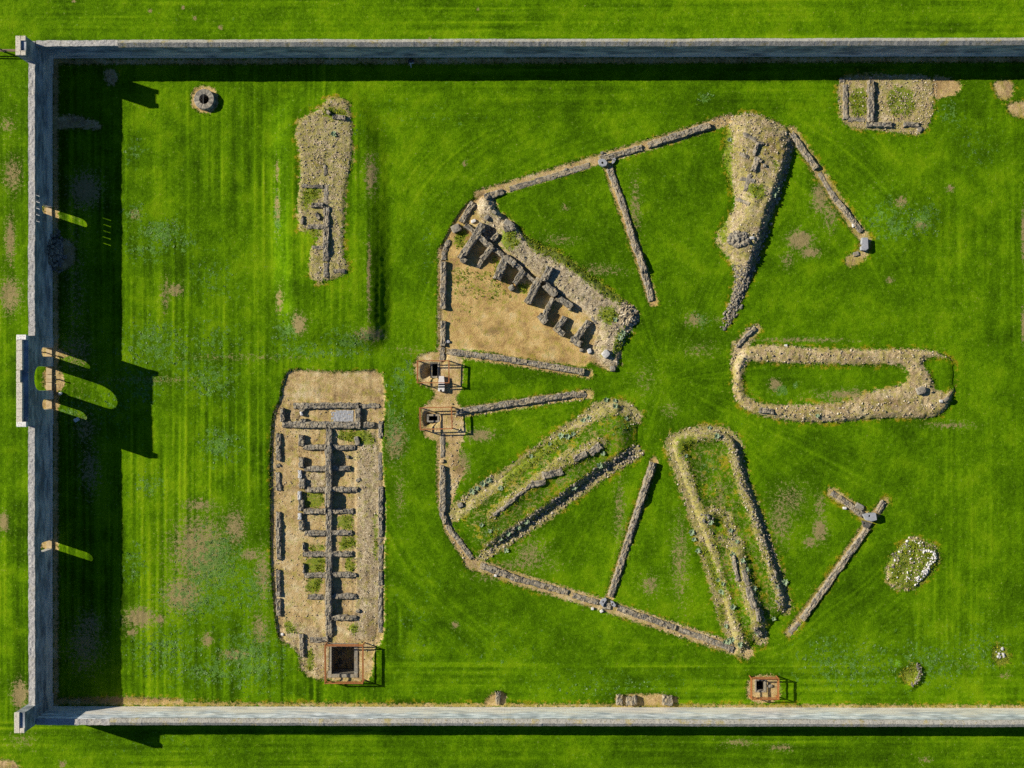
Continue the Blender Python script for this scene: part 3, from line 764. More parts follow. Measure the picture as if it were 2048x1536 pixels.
def low_wall(pts, w, hs, seed, label, cat="wall", name="stone_wall", group=None, mat=None, **kw):
    if not isinstance(hs, list): hs = [(0, hs), (1, hs)]
    mid = np.array(pts, float).mean(0)
    o = P(*mid); o.z = float(zt_at(o.x, o.y))
    me = wall_mesh(pts, w, hs, seed, origin=o, **kw)
    ob = link(name, me, mat or M_STONE, None, label, cat, group)
    ob.location = o
    return ob


def part_wall(parent, name, pts, w, hs, seed, mat=None, label=None, **kw):
    if not isinstance(hs, list): hs = [(0, hs), (1, hs)]
    me = wall_mesh(pts, w, hs, seed, origin=parent.location, **kw)
    return link(name, me, mat or M_STONE, parent, label)


# ------------------------------------------------------------------ stones, plants, scattered stuff
ICO_V = None


def ico(sub):
    bm = bmesh.new(); bmesh.ops.create_icosphere(bm, subdivisions=sub, radius=1)
    v = np.array([x.co[:] for x in bm.verts]); f = np.array([[x.index for x in q.verts] for q in bm.faces]); bm.free()
    return v, f


ICO1 = ico(1); ICO3 = ico(3)


def scatter_pts(n, x0, y0, x1, y1, keep):
    u = rng.uniform(x0, x1, n); v = rng.uniform(y0, y1, n)
    x = (u - 1024) * S; y = (768 - v) * S
    k = keep(u, v, x, y)
    return x[k], y[k]


def rubble_mesh(x, y, r, origin, embed=.25):
    n = len(x)
    v0, f0 = ICO1
    v = v0[None] * (1 + .35 * (rng.random((n, len(v0), 1)) - .5)) * (r[:, None, None] * rng.uniform(.6, 1.35, (n, 1, 3)))
    v[:, :, 2] *= .75
    a = rng.uniform(0, 6.28, n); c, s = np.cos(a)[:, None], np.sin(a)[:, None]
    X = v[:, :, 0] * c - v[:, :, 1] * s + x[:, None]; Y = v[:, :, 0] * s + v[:, :, 1] * c + y[:, None]
    Z = v[:, :, 2] + (zt_at(x, y) + r * embed)[:, None]
    vv = np.stack([X, Y, Z], 2).reshape(-1, 3) - np.array(origin)
    ff = (f0[None] + (np.arange(n) * len(v0))[:, None, None]).reshape(-1, 3)
    return mesh_np("rubble", vv, ff, {'tone': np.repeat(rng.random(n), len(v0))})


def add_rubble(parent, n, box, keep, rmin=.035, rmax=.16, mat=None, pw=2.6):
    x, y = scatter_pts(n, *box, keep)
    r = rmin + (rmax - rmin) * rng.random(len(x)) ** pw
    link("rubble", rubble_mesh(x, y, r, parent.location), mat or M_RUB, parent, kind='stuff')


def boulder(px, py, sx, sy, sz, rot, seed, label, mat=None, cat="stone", name="loose_stone", group=None, blocky=.5, z=None):
    v0, f0 = ICO3
    v = v0.copy()
    q = np.sign(v) * np.abs(v) ** (1 - .6 * blocky); q /= np.max(np.abs(q), axis=1, keepdims=True) ** blocky
    r = 1 + .30 * (fbm(v[:, 0] * 1.7 + seed, v[:, 1] * 1.7 + v[:, 2] * 2.1, seed, 3) - .5)
    q = q * r[:, None] * np.array([sx, sy, sz]) * .5
    c, s = math.cos(rot), math.sin(rot)
    q = np.stack([q[:, 0] * c - q[:, 1] * s, q[:, 0] * s + q[:, 1] * c, q[:, 2]], 1)
    o = P(px, py); o.z = float(zt_at(o.x, o.y)) if z is None else z
    me = mesh_np("stone", q + np.array([0, 0, sz * .36]), f0, {'tone': .35 + .4 * fbm(v[:, 0] * 3, v[:, 1] * 3 + v[:, 2], seed), 'gap': np.zeros(len(v))}, False)
    ob = link(name, me, mat or M_STONE, None, label, cat, group); ob.location = o
    return ob


def slab(name, outline, z0, z1, mat, label, cat, holes=(), parent=None, bevel=.02, group=None):
    """flat stone with a traced outline (photo units) and round holes cut through it"""
    c = np.array(outline, float).mean(0)
    o = P(*c, z1); o.z = z0
    k = 1 - z1 / HC
    bm = bmesh.new()
    vs = [bm.verts.new(((x - c[0]) * S * k, (c[1] - y) * S * k, 0)) for x, y in outline]
    f = bm.faces.new(vs)
    r = bmesh.ops.extrude_face_region(bm, geom=[f])
    for v in r['geom']:
        if isinstance(v, bmesh.types.BMVert): v.co.z = z1 - z0
    bmesh.ops.recalc_face_normals(bm, faces=bm.faces[:])
    if bevel: bmesh.ops.bevel(bm, geom=bm.edges[:], offset=bevel, segments=2, affect='EDGES')
    me = bm_mesh(name, bm)
    ob = link(name, me, mat, parent, label, cat, group); ob.location = o - (parent.location if parent else Vector())
    for hx, hy, hr in holes:
        cb = bmesh.new(); bmesh.ops.create_cone(cb, cap_ends=True, segments=20, radius1=hr, radius2=hr, depth=3,
                                               matrix=Matrix.Translation(((hx - c[0]) * S * k, (c[1] - hy) * S * k, 0)))
        cut_with(ob, cb)
    return ob


def cut_with(ob, cbm):
    cm = bpy.data.meshes.new("cut"); bmesh.ops.recalc_face_normals(cbm, faces=cbm.faces[:]); cbm.to_mesh(cm); cbm.free()
    co = bpy.data.objects.new("cut", cm); COL.objects.link(co)
    co.location = ob.location if not ob.parent else ob.location + ob.parent.location
    md = ob.modifiers.new("b", 'BOOLEAN'); md.operation = 'DIFFERENCE'; md.solver = 'EXACT'; md.object = co
    dg = bpy.context.evaluated_depsgraph_get(); dg.update()
    me = bpy.data.meshes.new_from_object(ob.evaluated_get(dg))
    ob.modifiers.clear(); old = ob.data; ob.data = me
    bpy.data.objects.remove(co); bpy.data.meshes.remove(cm); bpy.data.meshes.remove(old)


def rosette_mesh(seed):
    r = random.Random(seed); vs = []; fs = []; tn = []
    for ring, (n, ln, tilt) in enumerate(((9, .34, .35), (8, .25, .75), (5, .15, 1.15))):
        for k in range(n):
            a = 6.283 * (k + r.random() * .5) / n + ring; l = ln * r.uniform(.8, 1.2); t = tilt + r.uniform(-.15, .15)
            d = Vector((math.cos(a) * math.cos(t), math.sin(a) * math.cos(t), math.sin(t))); sd = Vector((-math.sin(a), math.cos(a), 0)) * l * .24
            b = len(vs)
            vs += [d * .02, d * l * .55 + sd, d * l * .55 - sd, d * l - Vector((0, 0, l * .12)), d * l * .55 + Vector((0, 0, -.03))]
            fs += [(b, b + 1, b + 4), (b, b + 4, b + 2), (b + 1, b + 3, b + 4), (b + 4, b + 3, b + 2)]
            tn += [.15 + .2 * ring, .4 + .15 * ring + r.random() * .2, .45 + .15 * ring, .7 + .1 * ring + r.random() * .15, .35]
    return mesh_np("rosette", np.array([v[:] for v in vs]) * .82 + np.array([0, 0, .04]), np.array(fs), {'tone': np.array(tn)})


ROS = [rosette_mesh(k) for k in range(4)]


def leaf_clumps(x, y, size, nleaf, tone0, tone1, tilt=(.2, 1.0), wid=.35):
    n = len(x)
    a = rng.uniform(0, 6.283, (n, nleaf)); t = rng.uniform(*tilt, (n, nleaf)); l = size[:, None] * rng.uniform(.6, 1.2, (n, nleaf))
    dx = np.cos(a) * np.cos(t) * l; dy = np.sin(a) * np.cos(t) * l; dz = np.sin(t) * l
    wx = -np.sin(a) * l * wid; wy = np.cos(a) * l * wid
    bx = x[:, None] + dx * .1; by = y[:, None] + dy * .1; z = zt_at(x, y)[:, None] + 0 * dx
    v = np.stack([np.stack([bx, by, z], 2), np.stack([bx + dx * .5 + wx, by + dy * .5 + wy, z + dz * .6], 2), np.stack([bx + dx, by + dy, z + dz], 2), np.stack([bx + dx * .5 - wx, by + dy * .5 - wy, z + dz * .6], 2)], 2).reshape(-1, 3)
    f = np.arange(n * nleaf * 4).reshape(-1, 4)
    tone = np.repeat(np.clip(rng.uniform(tone0, tone1, n)[:, None] + rng.uniform(-.2, .2, (n, nleaf)), 0, 1).ravel(), 4)
    return mesh_np("leaves", v, f, {'tone': tone})


# ------------------------------------------------------------------ enclosure walls
WH = 3.77


def coping_mesh(p0, p1, w, z0, rise, ridge, seed, origin, rag=.03, step=1.1):
    """coping between two ground points (metres) of width w; ridge 0 = flat and rough, 1 = saddleback"""
    a = Vector(p0); b = Vector(p1); L = (b - a).length; d = (b - a) / L; nrm = Vector((-d.y, d.x))
    n = int(L / .12); sv = np.linspace(0, L, n + 1)
    tv = np.array([-1.0, -.82, -.55, -.28, -.06, .06, .28, .55, .82, 1.0])
    SV, TV = np.meshgrid(sv, tv, indexing='ij')
    k = np.floor(SV / step + .3 * hsh(np.floor(SV / 7), SV * 0, seed))
    st = hsh(k, k * 0 + 3, seed)
    off = TV * w / 2 + (hsh(k, k * 0, seed + 1) - .5) * rag * .8 + (vn(SV / .3, TV * 0 + np.sign(TV) * 5, seed + 2) - .5) * rag * 1.6 + .10 * (fbm(SV / 6, TV * 0 + 2.5, seed + 11, 3) - .5)
    prof = ridge * (1 - np.abs(TV)) * rise + (1 - ridge) * rise * .6
    Z = z0 + prof + (vn(SV / .25, off / .2, seed + 3) - .5) * rag * (1.4 if ridge < .5 else .8) + (st - .5) * rag
    if ridge < .5: Z += (fbm(SV / 2.5, off / 1.5, seed + 7) - .5) * rag * 3
    X = a.x + d.x * SV + nrm.x * off; Y = a.y + d.y * SV + nrm.y * off
    ni, nj = X.shape
    v = [np.stack([X, Y, Z], 2).reshape(-1, 3)]; f = [grid_faces(ni, nj)[:, ::-1]]
    tone = [(.55 * st + .45 * vn(SV / .2, off / .15, seed + 8)).ravel()]
    loop = np.concatenate([np.arange(nj), np.arange(1, ni) * nj + nj - 1, (ni - 1) * nj + np.arange(nj - 2, -1, -1), np.arange(ni - 2, 0, -1) * nj])
    e = v[0][loop].copy(); e[:, 2] = z0 - .14; v.append(e); tone.append(tone[0][loop])
    cur = ni * nj + np.arange(len(loop)); f.append(np.stack([loop, np.roll(loop, -1), np.roll(cur, -1), cur], 1))
    f.append(np.stack([cur[nj - 1 - np.arange(nj)][:-1] if False else cur[:1].repeat(1), cur[1:2], cur[2:3], cur[3:4]], 1))
    f.pop()
    vv = np.concatenate(v) - np.array(origin)
    return mesh_np("coping", vv, f, {'tone': np.concatenate(tone), 'gap': np.zeros(len(vv))})


def prism_arch(axis_x0, axis_x1, y0, y1, z0, z1, rise, n=14):
    """doorway cutter through a wall across x; y0<y1 world; arched head of given rise"""
    bm = bmesh.new()
    prof = [(y0, z0), (y1, z0), (y1, z1 - rise)]
    if rise > 0:
        for k in range(1, n):
            t = math.pi * k / n
            prof.append(((y0 + y1) / 2 + math.cos(t) * (y1 - y0) / 2, z1 - rise + math.sin(t) * rise))
    prof.append((y0, z1 - rise))
    a = [bm.verts.new((axis_x0, y, z)) for y, z in prof]; b = [bm.verts.new((axis_x1, y, z)) for y, z in prof]
    bm.faces.new(a); bm.faces.new(b[::-1])
    for k in range(len(a)): bm.faces.new((a[k], b[k], b[(k + 1) % len(a)], a[(k + 1) % len(a)]))
    return bm


def gX(px): return (px - 1024) * S
def gY(py): return (768 - py) * S


XO, XI = gX(93), gX(105)
ww = empty("boundary_wall", (gX(99), gY(760), 0), "tall rough topped boundary wall with doorway and slits, running beside the wide shadow", "wall")
oz = ww.location
for (ya, yb), cuts, tp in (((108, 676), [(414.5, 432.5, 2.2, .35)] + [(401 + 12.5 * k - 2.7, 401 + 12.5 * k + 2.7, (2.75, 3.45), 0) for k in range(5)], 31), ((848, 1424), [(1078.5, 1097, 2.5, .4)], 37)):
    me = boxes_mesh("masonry", [(XO - oz.x, gY(yb) - oz.y, -.6, XI - oz.x, gY(ya) - oz.y, WH - .16)])
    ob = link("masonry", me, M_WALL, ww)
    for y0, y1, h, r in cuts:
        z0, z1 = h if isinstance(h, tuple) else (-1, h)
        cut_with(ob, prism_arch(XO - oz.x - 1, XI - oz.x + 1, gY(y1) - oz.y, gY(y0) - oz.y, z0, z1, r))
    link("wall_top", coping_mesh((gX(99), gY(yb + (-1 if yb < 700 else 0))), (gX(99), gY(ya)), .62, WH - .10, .14, 0, tp, oz, .032), M_TOP, ww)
link("stone_ledge", boxes_mesh("ledge", [(gX(90.5) - oz.x, gY(1325) - oz.y, WH - .75, gX(92.9) - oz.x, gY(975) - oz.y, WH - .55)], .01), M_TOP, ww)
# north wall
YN0, YN1 = gY(107.5), gY(116.5)
nw = empty("boundary_wall", (gX(900), gY(112), 0), "long boundary wall with ridged coping and blue shaded face, behind the small dark figure", "wall")
oz = nw.location
tilt = .20 / 97
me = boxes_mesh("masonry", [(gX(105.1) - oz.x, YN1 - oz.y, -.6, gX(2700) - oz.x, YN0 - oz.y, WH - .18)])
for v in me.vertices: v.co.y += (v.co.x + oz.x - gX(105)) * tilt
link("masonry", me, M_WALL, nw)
yr = lambda px: gY(112) + (gX(px) - gX(105)) * tilt
link("wall_top", coping_mesh((gX(108), yr(108)), (gX(265), yr(265)), .56, WH - .12, .14, 0, 43, oz, .035), M_TOP, nw)
link("coping", coping_mesh((gX(265.4), yr(265)), (gX(2700), yr(2700)), .72, WH - .12, .32, 1, 44, oz, .02), M_COPE, nw)
# south wall
sw = empty("boundary_wall", (gX(900), gY(1419), 0), "long boundary wall with sunlit pale inner face and grey ridged coping", "wall")
oz = sw.location
tl2 = -.20 / 97
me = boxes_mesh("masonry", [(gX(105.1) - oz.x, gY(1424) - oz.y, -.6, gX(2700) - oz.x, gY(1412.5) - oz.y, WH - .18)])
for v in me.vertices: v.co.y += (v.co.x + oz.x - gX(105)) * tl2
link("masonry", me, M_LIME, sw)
yr = lambda px: gY(1418.4) + (gX(px) - gX(105)) * tl2
link("wall_top", coping_mesh((gX(108), yr(108)), (gX(250), yr(250)), .58, WH - .12, .12, 0, 53, oz, .035), M_TOP, sw)
link("coping", coping_mesh((gX(250.4), yr(250)), (gX(2700), yr(2700)), .66, WH - .12, .26, 1, 54, oz, .02), M_COPE, sw)


def corner_pier(y0, y1, h, label, broken):
    o = Vector((gX(97), gY((y0 + y1) / 2), 0))
    e = empty("corner_pier", o, label, "pier")
    hb = h - .15
    x0, x1 = gX(87.5) - o.x, gX(107) - o.x; ya, yb = gY(y1) - o.y, gY(y0) - o.y
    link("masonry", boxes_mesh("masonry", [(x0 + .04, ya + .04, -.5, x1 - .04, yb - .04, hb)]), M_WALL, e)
    t = .46
    bx = [(x0, ya, hb - .05, x0 + .5, yb, h), (x0 + .503, yb - t, hb - .05, x1, yb, h - .004)]
    bx.append((x0 + .503, ya, hb - .05, x1, ya + t, h - .004))
    if broken: bx[1] = (x0 + .503, yb - t - .05, hb - .05, x1 - .12, yb - .1, h - .2)
    link("parapet", boxes_mesh("parapet", bx, .03), M_PAR, e)
    return e


corner_pier(111, 148, 5.7, "tall corner pier with pale cream parapet beside the rail fence", False)
corner_pier(1386, 1425, 5.95, "tall corner pier with chipped grey parapet where the sunlit wall begins", True)

# gatehouse
go = Vector((gX(98), gY(762), 0))
gh = empty("gatehouse", go, "gatehouse with large arched gate between two small doors under a pale parapet", "gatehouse")
HB, HP = 5.29, 5.62
gx0, gx1 = gX(88) - go.x, gX(105) - go.x + .05
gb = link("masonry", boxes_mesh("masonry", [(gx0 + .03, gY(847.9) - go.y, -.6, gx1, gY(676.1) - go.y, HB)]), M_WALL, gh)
for y0, y1, h, r in ((695.5, 714, 2.42, .4), (733, 781, 3.95, 1.15), (798.5, 818, 2.25, .4)):
    cut_with(gb, prism_arch(gx0 - 1, gx1 + 1, gY(y1) - go.y, gY(y0) - go.y, -1, h, r))
pb = []
ys = [676, 705, 742, 765, 785, 815, 848]
for k in range(6):
    dx = -.18 if k == 2 else rnd.uniform(-.02, .02)
    pb.append((gx0, gY(ys[k + 1]) - go.y + .008, HB - .04, gX(99.5) - go.x + dx, gY(ys[k]) - go.y - .008, HP + rnd.uniform(-.02, .02)))
link("parapet", boxes_mesh("parapet", pb, .025), M_PAR, gh)
for a, b in ((675, 684.5), (839.5, 849)):
    link("parapet_return", boxes_mesh("parapet_return", [(gX(99.9) - go.x - .55, gY(b) - go.y, HB - .03, gX(107.5) - go.x, gY(a) - go.y, HP + .05)], .03), M_WHITE, gh)
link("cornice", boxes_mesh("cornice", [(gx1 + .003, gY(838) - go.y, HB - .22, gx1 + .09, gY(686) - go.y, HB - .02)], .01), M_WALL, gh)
for y0, y1 in ((696, 713.5), (733.6, 780.5), (799, 817.5)):
    n = 1 if y1 - y0 < 30 else 3
    for k in range(n):
        a = y0 + (y1 - y0) * k / n; b = y0 + (y1 - y0) * (k + 1) / n
        link("threshold_slab", boxes_mesh("slab", [(gX(93) - go.x, gY(b) - go.y + .02, -.1, gX(104.6) - go.x, gY(a) - go.y - .02, .09 + .015 * k)], .015), M_PAVE, gh)
for y0, y1 in ((415.5, 432), (1079, 1096.5)):
    link("threshold_slab", boxes_mesh("slab", [(gX(93.6) - ww.location.x, gY(y1) - ww.location.y, -.1, gX(104.6) - ww.location.x, gY(y0) - ww.location.y, .10)], .015), M_PAVE, ww)

# ------------------------------------------------------------------ left cell block
cb = empty("ruined_cell_block", P(655, 1010), "long ruined cell block with a central spine wall and two rows of small cells", "ruin")
zb = -.20
sp = [(856, .30), (882, .34), (905, .75), (932, .78), (945, .6), (958, .38), (974, .32), (985, .8), (1014, .8), (1020, .32), (1058, .3), (1105, .32), (1113, .45), (1146, .45), (1160, .62), (1230, .6), (1241, .32), (1270, .28), (1280, .08)]
kw = dict(base=zb)
sd_ = 100


def cbw(name, pts, w, hs, mat=None, label=None, **k2):
    global sd_
    sd_ += 1
    part_wall(cb, name, pts, w, hs, sd_, mat, label, **{**kw, **k2})


cbw("spine_wall", [(656, 857), (656, 1278)], 12, [((y - 857) / 421, h) for y, h in sp])
cbw("room_wall", [(585, 812), (716, 811)], 10.5, [(0, .2), (.15, .38), (1, .35)])
cbw("room_wall", [(719, 812), (757, 812)], 9, [(0, .2), (1, .12)])
cbw("room_wall", [(563, 849), (663, 850), (720, 851)], 12, [(0, .3), (.5, .42), (1, .4)])
cbw("room_wall", [(727, 850), (748, 850)], 10, .35)
cbw("room_wall", [(714.5, 817), (714.5, 844)], 11, .42)
cbw("room_wall", [(562, 817), (563, 843)], 8, .42)
cbw("room_wall", [(602, 818), (602, 824)], 10, .3)
cbw("room_wall", [(604, 838), (604, 844)], 12, .35)
for y, x0, x1, h in ((895, 605, 650, .36), (938, 606, 650, .36), (980, 608, 650, .34), (1023.5, 606, 650, .36), (1067, 608, 650, .34), (1109, 604, 650, .30), (1151.5, 607, 650, .26), (1195, 614, 650, .22), (1281, 618, 655, .24)):
    cbw("partition_wall", [(x0, y), (x1, y)], 9.5, [(0, h * .8), (.3, h), (1, h * 1.05)], label="cell partition with orange lichen" if y in (1023.5,) else None)
for y, x1, h in ((895, 709, .32), (937, 699, .36), (980, 714, .36), (1023, 705, .22), (1066, 703, .26), (1109, 704, .32), (1151, 711, .34), (1193.5, 711, .36), (1237, 712, .38)):
    cbw("partition_wall", [(663, y), (x1, y)], 9.5, [(0, h), (.7, h), (1, h * .7)])
for y0, y1, x, m, h in ((871, 892, 601, None, .42), (915, 935, 601.5, None, .42), (941, 957, 598.5, M_PALE, .34), (958, 977, 602.5, None, .40), (983, 1000, 597.5, M_PALE, .34), (1001, 1022, 600.5, None, .36), (1027, 1040, 598, M_PALE, .34), (1042, 1060, 601, None, .36)):
    cbw("front_wall", [(x, y0), (x, y1)], 7 if m else 10.5, h, m, rough=.3 if m else 1, label="smooth pale front wall stone" if m else None)
for y0, y1, x in ((1086, 1102, 606), (1128, 1146, 606)):
    cbw("front_wall", [(x, y0), (x, y1)], 3.5, .28)
for y0, y1, h in ((867, 921, .26), (928, 934, .15), (946, 982, .18), (1025, 1120, .26), (1141, 1193, .24), (1199, 1232, .24)):
    cbw("corridor_wall", [(555, y0), (556, y1)], 9, [(0, h * .8), (.3, h), (1, h)], cell=.2)
for y0, y1, h in ((843, 876, .30), (905, 960, .14), (974, 1028, .34), (1030, 1074, .34), (1078, 1140, .14), (1143, 1172, .28), (1176, 1266, .18)):
    cbw("corridor_wall", [(760.5, y0), (760, y1)], 8.5, [(0, h), (.5, h * 1.1), (1, h * .8)], cell=.24)
cbw("corridor_wall", [(601, 1270), (604, 1316)], 8, .3)
cbw("concrete_floor", [(662, 832), (706, 832)], 24, .05, M_SLAB, rough=.05, base=zb + .0)
add_rubble(cb, 9000, (548, 800, 770, 1365), lambda u, v, x, y: (fld(soil, x, y) > .1) & (fld(veg, x, y) < .4) & (rng.random(len(u)) < .06 + .55 * fld(gravel, x, y) * (.3 + vn(x / .8, y / .8, 5))) & ~((u > 659) & (u < 710) & (v > 1291) & (v < 1352)), .025, .08)

# narrow ruin above it
nb = empty("ruined_building", P(655, 400), "narrow gravelly ruin with a low spine wall on a raised grass platform", "ruin")
for k, (nm, pts, w, hs) in enumerate((("spine_wall", [(655, 416), (655, 459), (654, 500), (655, 524)], 11, [(0, .2), (.3, .26), (.55, .22), (.62, .38), (.8, .34), (1, .14)]), ("spine_wall", [(655, 528), (655, 556)], 10, .10), ("spine_wall", [(655, 372), (654, 412)], 9, .06),
                         ("partition_wall", [(626, 412), (649, 412)], 9, .32), ("partition_wall", [(618, 455), (650, 456)], 8, .16), ("partition_wall", [(606, 374), (648, 375)], 6, .16), ("partition_wall", [(628, 497), (649, 498)], 6, .12),
                         ("stub_wall", [(667, 236), (692, 238)], 9, .22), ("stub_wall", [(656, 224), (661, 230)], 6, .42), ("stub_wall", [(652, 331), (653, 352)], 6, .1), ("stub_wall", [(670, 544), (692, 544)], 7, .1), ("stub_wall", [(635, 428), (641, 440)], 6, .28), ("stub_wall", [(608, 434), (607, 450)], 4, .2))):
    part_wall(nb, nm, pts, w, hs, 200 + k)
add_rubble(nb, 11000, (585, 190, 715, 575), lambda u, v, x, y: (fld(soil, x, y) > .1) & (fld(veg, x, y) < .35) & (rng.random(len(u)) < .12 + .5 * vn(x / 1.2, y / 1.2, 15) ** 2), .025, .09)

# ------------------------------------------------------------------ wing with tall cells
gw = empty("ruined_wing", P(1060, 600), "ruined wing of tall roofless cells stepping diagonally beside the sandy yard", "ruin")
mound_mesh('G', gw)
G0 = -.12
for k, (nm, pts, w, hs) in enumerate((
        ("cell_wall", [(920, 516), (943, 482), (966, 446)], 13, [(0, .75), (.6, .8), (1, .6)]), ("front_wall", [(921, 517), (932, 523)], 8, .7), ("back_wall", [(957, 471), (972, 485), (984, 494)], 10, .72), ("back_wall", [(983, 480), (996, 468)], 9, .4),
        ("cell_wall", [(984, 494), (963, 518)], 10, [(0, .75), (1, .5)]), ("cell_wall", [(963, 520), (957, 536)], 9, [(0, .25), (1, .1)]), ("back_wall", [(986, 496), (1006, 511)], 9, .5), ("cell_wall", [(1014, 512), (1003, 534), (993, 558)], 14, [(0, .8), (1, .7)]),
        ("back_wall", [(1010, 512), (1030, 528)], 12, .8), ("back_wall", [(1030, 528), (1046, 541)], 8, .62), ("cell_wall", [(1047, 540), (1029, 567)], 11, [(0, .7), (1, .55)]), ("back_wall", [(1050, 546), (1070, 562)], 6, .5),
        ("cell_wall", [(1079, 556), (1066, 582), (1055, 606)], 13, [(0, .8), (1, .72)]), ("back_wall", [(1100, 534), (1087, 562)], 13, .85), ("back_wall", [(1090, 568), (1113, 589)], 14, .8), ("back_wall", [(1114, 594), (1145, 612)], 11, [(0, .55), (1, .7)]),
        ("cell_wall", [(1107, 596), (1094, 620)], 8, .45), ("cell_wall", [(1094, 620), (1089, 634)], 10, .6), ("front_wall", [(1078, 629), (1093, 644)], 11, .65), ("cell_wall", [(1142, 612), (1139, 620)], 5, .4),
        ("cell_wall", [(1131, 634), (1115, 655)], 11, [(0, .35), (1, .55)]), ("front_wall", [(1110, 653), (1129, 669)], 10, .6), ("cell_wall", [(1178, 642), (1152, 679)], 11, [(0, .4), (1, .6)]), ("front_wall", [(1143, 677), (1163, 689)], 11, .65),
        ("back_wall", [(1185, 634), (1195, 645)], 8, .35), ("front_wall", [(930, 449), (950, 464)], 9, .35), ("back_wall", [(1008, 458), (1029, 452)], 13, .55))):
    part_wall(gw, nm, pts, w, hs, 240 + k, base=G0)
add_rubble(gw, 16000, (880, 380, 1290, 745), lambda u, v, x, y: (fld(soil, x, y) > .1) & (fld(gravel, x, y) > .5) & (fld(veg, x, y) < .4) & (rng.random(len(u)) < .12 + .55 * vn(x / 1.4, y / 1.4, 25) ** 2), .025, .10)
add_rubble(gw, 500, (966, 450, 1000, 486), lambda u, v, x, y: zt_at(x, y) < -.2, .06, .2)
add_rubble(gw, 500, (1240, 612, 1282, 650), lambda u, v, x, y: fld(soil, x, y) > 0, .05, .18)

# other wings
wC = empty("ruined_wing", P(1505, 420), "high stony wing mound with a steep dark flank narrowing to a point", "ruin")
mound_mesh('C', wC)
for k, (pts, w, h) in enumerate((([(1513, 288), (1505, 314)], 6, .2), ([(1513, 288), (1524, 291)], 6, .22), ([(1512, 318), (1503, 346)], 9, .2), ([(1512, 320), (1519, 326)], 7, .2), ([(1497, 352), (1488, 384)], 8, .08), ([(1478, 358), (1505, 366)], 7, .08), ([(1472, 398), (1496, 410)], 7, .08), ([(1476, 310), (1494, 318)], 7, .08), ([(1484, 272), (1510, 285)], 8, .06))):
    part_wall(wC, "wall_remnant", pts, w, h, 300 + k)
add_rubble(wC, 12000, (1425, 220, 1600, 660), lambda u, v, x, y: (fld(soil, x, y) > .05) & (fld(veg, x, y) < .4) & (rng.random(len(u)) < .15 + .5 * vn(x / 1.3, y / 1.3, 35) ** 2), .025, .10)
pe = w2(C_E)
add_rubble(wC, 9000, (1440, 280, 1600, 660), lambda u, v, x, y: (seg_dist(x, y, pe + np.array([-.45, .1]), False) < .35 + .4 * vn(x / 1.1, y / 1.1, 36)) & (rng.random(len(u)) < .4), .04, .17, M_STONE)
add_rubble(wC, 5000, (1440, 530, 1510, 660), lambda u, v, x, y: (fld(soil, x, y) > .0) & (rng.random(len(u)) < .4), .04, .15, M_STONE)
add_rubble(wC, 260, (1452, 464, 1492, 496), lambda u, v, x, y: np.hypot((u - 1473) / 19, (v - 480) / 14) < 1, .1, .32, M_STONE, 1.4)
wD = empty("ruined_wing", P(1690, 770), "low oval wing ruin with a grass floor ringed by a pale stony bank", "ruin")
mound_mesh('D', wD)
part_wall(wD, "wall_remnant", [(1516, 820), (1545, 823)], 9, .2, 320)
add_rubble(wD, 12000, (1460, 685, 1915, 850), lambda u, v, x, y: (fld(soil, x, y) > .05) & (rng.random(len(u)) < .06 + .5 * vn(x / 1.1, y / 1.1, 45) ** 2), .025, .12)
wE = empty("ruined_wing", P(1465, 1080), "overgrown wing ruin of two long stony banks joined by a rounded end", "ruin")
mound_mesh('E', wE)
for k, (pts, w, h) in enumerate((([(1484, 1138), (1493, 1168)], 9, .06), ([(1494, 1172), (1506, 1215)], 11, .1), ([(1512, 1215), (1516, 1240)], 7, .3), ([(1465, 1110), (1475, 1160)], 5, .3), ([(1510, 1255), (1521, 1272)], 9, .3))):
    part_wall(wE, "wall_remnant", pts, w, h, 330 + k)
add_rubble(wE, 16000, (1335, 855, 1580, 1310), lambda u, v, x, y: (fld(soil, x, y) > .05) & (fld(veg, x, y) < .45) & (rng.random(len(u)) < .12 + .7 * vn(x / 1.0, y / 1.0, 55) ** 2), .025, .11)
pr = w2([(1470, 890), (1482, 950), (1500, 1000), (1515, 1040), (1530, 1090), (1545, 1140), (1555, 1180), (1560, 1215)])
add_rubble(wE, 6000, (1455, 880, 1580, 1220), lambda u, v, x, y: (seg_dist(x, y, pr, False) < .15 + .4 * vn(x / 1.1, y / 1.1, 56)) & (rng.random(len(u)) < .38), .04, .17, M_STONE)
add_rubble(wE, 90, (1385, 1018, 1430, 1058), lambda u, v, x, y: np.hypot((u - 1405) / 20, (v - 1036) / 12) < .4 + .7 * vn(x / .6, y / .6, 58), .06, .2, M_STONE, 1.6)
wF = empty("ruined_wing", P(1090, 955), "grassy diagonal wing mound with a dark rubble flank and stony crest", "ruin")
mound_mesh('F', wF)
for k, (pts, w, h) in enumerate((([(988, 1029), (1030, 995), (1062, 968)], 5.5, .14), ([(1062, 968), (1090, 962)], 11, .16), ([(1084, 950), (1125, 942)], 13, .15), ([(1146, 918), (1172, 906)], 11, .2), ([(1180, 905), (1200, 890)], 14, .15))):
    part_wall(wF, "wall_remnant", pts, w, h, 340 + k)
add_rubble(wF, 16000, (900, 795, 1290, 1120), lambda u, v, x, y: (fld(soil, x, y) > .02) & (fld(veg, x, y) < .5) & (rng.random(len(u)) < .12 + .6 * vn(x / 1.0, y / 1.0, 65) ** 2), .025, .11)
pf = w2(F_E)
